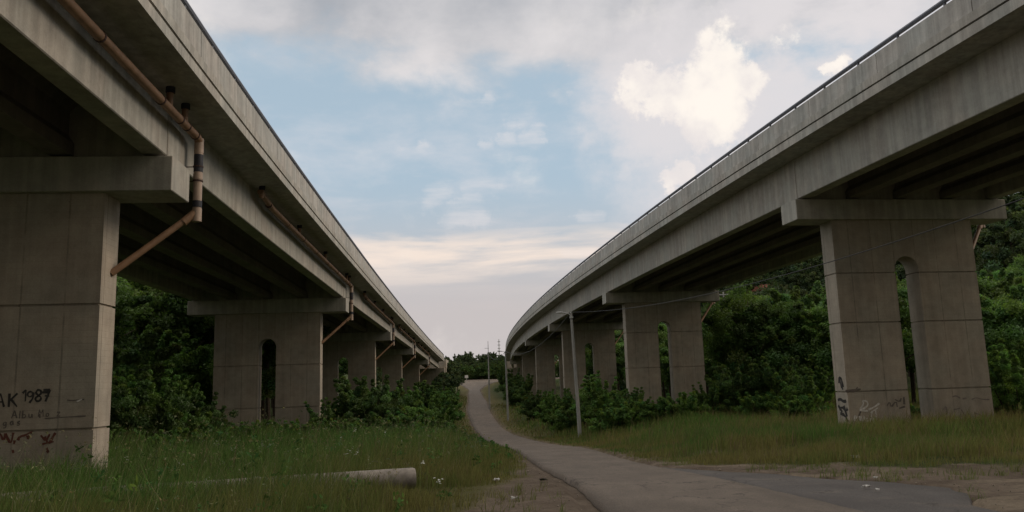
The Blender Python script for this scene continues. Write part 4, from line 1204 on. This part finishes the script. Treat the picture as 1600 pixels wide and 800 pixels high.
# shorter verge on the right
parts = []
for (y0, y1, x1, dens, hb, wb) in ((11, 17, 14, 330, .16, .010), (17, 24, 19, 300, .30, .013), (24, 36, 27, 170, .48, .020), (36, 58, 36, 50, .55, .030), (58, 125, 40, 9, .6, .05)):
    x, y = scatter(-5, x1, y0, y1, dens)
    xr_ = roadR(y); t_ = x - xr_
    dm = dirt_mask(x, y)
    keep = (t_ > .25) & inview(x, y) & not_pier(x, y) & (RNG.random(len(x)) > dm * 1.05) & ~apron_in(x, y)
    x, y, t_ = x[keep], y[keep], t_[keep]
    patch = .45 + 1.1 * fnoise(x * .4, y * .4 + 11, 3)
    h = hb * patch * (sstep(.2, 4, t_) * .75 + .25) * RNG.uniform(.5, 1.3, len(x))
    h = h * (.55 + .9 * fnoise(x * 1.9, y * 1.9 + 7, 2))
    dry_ = .36 + .4 * sstep(5, .5, t_) + .30 * sstep(28, 20, y) + .35 * sstep(9, 15, x)
    parts.append(blades(x, y, h, wb * RNG.uniform(.7, 1.4, len(x)), gcol(x, y, dry_, 2.0)))
    k = RNG.choice(len(x), int(len(x) * .05), False)
    parts.append(blades(x[k], y[k], h[k] * 1.3 + .12, np.full(len(k), wb * .5), np.array([0.23, 0.17, 0.105]) * RNG.uniform(.6, 1.2, (len(k), 1)), .4))
# thin dry tufts that creep onto the bare soil on both sides
x, y = scatter(-4, 14, 7.5, 21, 9.0); dm = dirt_mask(x, y); xl_, xr_ = roadL(y), roadR(y)
k = (dm > .4) & (((x < xl_ - .5) & (RNG.random(len(x)) < .3)) | (x > xr_ + .3)) & ~apron_in(x, y) & (fnoise(x * .7 + 50, y * .7, 3) > .44)
x, y = np.repeat(x[k], 16), np.repeat(y[k], 16); x = x + RNG.normal(0, .05, len(x)); y = y + RNG.normal(0, .05, len(y))
parts.append(blades(x, y, RNG.uniform(.04, .22, len(x)), RNG.uniform(.005, .010, len(x)), gcol(x, y, .55), .6))
V_, F_, T_ = field(parts)
o = obj('verge_grass', mesh_np('verge_grass', V_, F_, {'tint': T_}), grassm); tag(o, 'shorter drying grass on the right verge', 'grass', kind='stuff')
# ground cover under the far bushes, along the left bank of the lane
x, y = scatter(-30, 2, 60, 165, 9); gap = roadL(y) - x
keep = (gap > .3) & (gap < 16) & not_pier(x, y)
x, y, gap = x[keep], y[keep], gap[keep]
V_, F_, T_ = blades(x, y, (.25 + .5 * sstep(.3, 5, gap)) * RNG.uniform(.5, 1.3, len(x)), RNG.uniform(.04, .09, len(x)), gcol(x, y, .12 + .6 * sstep(4, .3, gap)))
o = obj('bank_grass', mesh_np('bank_grass', V_, F_, {'tint': T_}), grassm); tag(o, 'grass on the left bank where the lane climbs', 'grass', kind='stuff')

# white meadow flowers
petal = plain('petals', (0.55, 0.56, 0.50), .8, .2, .1); mb = MB()
for px, py, D in [(545, 706, 17), (548, 702, 17.2), (541, 711, 16.6), (556, 707, 17), (659, 721, 15), (604, 675, 24), (553, 674, 24), (422, 756, 13.4), (415, 768, 12.6), (440, 782, 11.5),
                  (536, 685, 22), (625, 690, 19), (574, 722, 15.5), (500, 745, 14), (322, 746, 14.8), (121, 753, 15), (164, 748, 15), (283, 727, 17), (690, 752, 12.6), (683, 749, 12.8), (200, 716, 18), (365, 702, 20)]:
    p = unp(px, py, D); rnd = random.Random(px)
    for k in range(4):
        q = p + Vector((rnd.uniform(-.06, .06), rnd.uniform(-.06, .06), rnd.uniform(-.05, .05)))
        r_ = rnd.uniform(.014, .026)
        mb.add([q + Vector((math.cos(a_) * r_, math.sin(a_) * r_, rnd.uniform(-.006, .006))) for a_ in [k2 * math.pi / 3 for k2 in range(6)]] + [q + Vector((0, 0, .008))], [(i, (i + 1) % 6, 6) for i in range(6)])
me = bpy.data.meshes.new('wildflowers'); me.from_pydata(mb.v, [], mb.f)
tag(obj('wildflowers', me, petal), 'scattered small white flowers in the tall grass', 'flowers', kind='stuff')

# stones and clods on the bare ground
stone = plain('stone', (0.21, 0.175, 0.14), .95, .15, .35, 12); mb = MB(); n_ = 0
rnd = random.Random(5)
while n_ < 420:
    y = rnd.uniform(7, 22); x = rnd.uniform(-1.6, 12)
    if float(dirt_mask(np.array([x]), np.array([y]))[0]) < .5 or roadL(y) - .12 < x < roadR(y) + .1 or bool(apron_in(np.array([x]), np.array([y]))[0]): continue
    r_ = rnd.uniform(.006, .02) * (1.8 if rnd.random() < .06 else 1); z = float(H(x, y)); n_ += 1
    pts = []
    for dx_, dy_, dz_ in ((1, 0, 0), (0, 1, 0), (-1, 0, 0), (0, -1, 0), (0, 0, .8), (0, 0, -.8)):
        s_ = rnd.uniform(.6, 1.3); pts.append((x + dx_ * r_ * s_, y + dy_ * r_ * s_, z + .01 + dz_ * r_ * s_))
    mb.add(pts, [(0, 1, 4), (1, 2, 4), (2, 3, 4), (3, 0, 4), (1, 0, 5), (2, 1, 5), (3, 2, 5), (0, 3, 5)])
me = bpy.data.meshes.new('gravel'); me.from_pydata(mb.v, [], mb.f)
tag(obj('gravel', me, stone), 'loose stones and clods on the bare soil', 'gravel', kind='stuff')

# litter
paper = plain('paper', (0.48, 0.465, 0.44), .8, .2, .08); darkp = plain('dark_scrap', (0.03, 0.025, 0.022), .8, .2)
def scrap(label, px, py, sx, sy, mat, rz=0.0, seed=1, cat='litter'):
    lo, hi = 4.0, 60.0
    for _ in range(40):
        mD = (lo + hi) / 2; p = unp(px, py, mD)
        if p.z > float(H(p.x, mD)) + 0.01: lo = mD
        else: hi = mD
    p = unp(px, py, lo); rnd = random.Random(seed); V_ = []; n = 4
    for th in (0.012, 0.0):
        for i in range(n + 1):
            for j in range(n + 1):
                u_, v_ = i / n - .5, j / n - .5
                rr = random.Random(i * 31 + j * 7 + seed)
                V_.append((u_ * sx + rr.uniform(-.1, .1) * sx, v_ * sy + rr.uniform(-.1, .1) * sy, .02 + rr.uniform(0, .5) * min(sx, sy) + th))
    F_ = []
    m_ = (n + 1) ** 2; I = lambda i, j, k: k * m_ + i * (n + 1) + j
    for i in range(n):
        for j in range(n): F_ += [(I(i, j, 0), I(i + 1, j, 0), I(i + 1, j + 1, 0), I(i, j + 1, 0)), (I(i, j, 1), I(i, j + 1, 1), I(i + 1, j + 1, 1), I(i + 1, j, 1))]
    for i in range(n):
        F_ += [(I(i, 0, 1), I(i + 1, 0, 1), I(i + 1, 0, 0), I(i, 0, 0)), (I(i, n, 0), I(i + 1, n, 0), I(i + 1, n, 1), I(i, n, 1)), (I(0, i, 0), I(0, i + 1, 0), I(0, i + 1, 1), I(0, i, 1)), (I(n, i, 1), I(n, i + 1, 1), I(n, i + 1, 0), I(n, i, 0))]
    me = bpy.data.meshes.new('litter'); me.from_pydata(V_, [], F_)
    o = obj('litter', me, mat, None, Matrix.Translation((p.x, lo, float(H(p.x, lo)))) @ Matrix.Rotation(rz, 4, 'Z'))
    return tag(o, label, cat, 'litter on the ground')
scrap('crumpled white paper at the edge of the left grass', 776, 753, .10, .13, paper, .3, 3)
scrap('flat white scrap on the bare soil near the bottom edge', 805, 781, .12, .06, paper, 0, 8)
scrap('dark flat scrap on the soil beside the lane', 849, 752, .14, .07, darkp, .1, 5)
scrap('white paper scrap in the dry grass before the nearest right pier', 1337, 717, .14, .22, paper, .5, 9)
scrap('larger white scrap on the dark side road', 1354, 763, .11, .06, paper, .2, 11)
scrap('smaller white scrap right of the other on the dark side road', 1371, 768, .07, .05, paper, 1.0, 12)
scrap('tiny white scrap at the far edge of the dark side road', 1368, 749, .08, .06, paper, .8, 14)
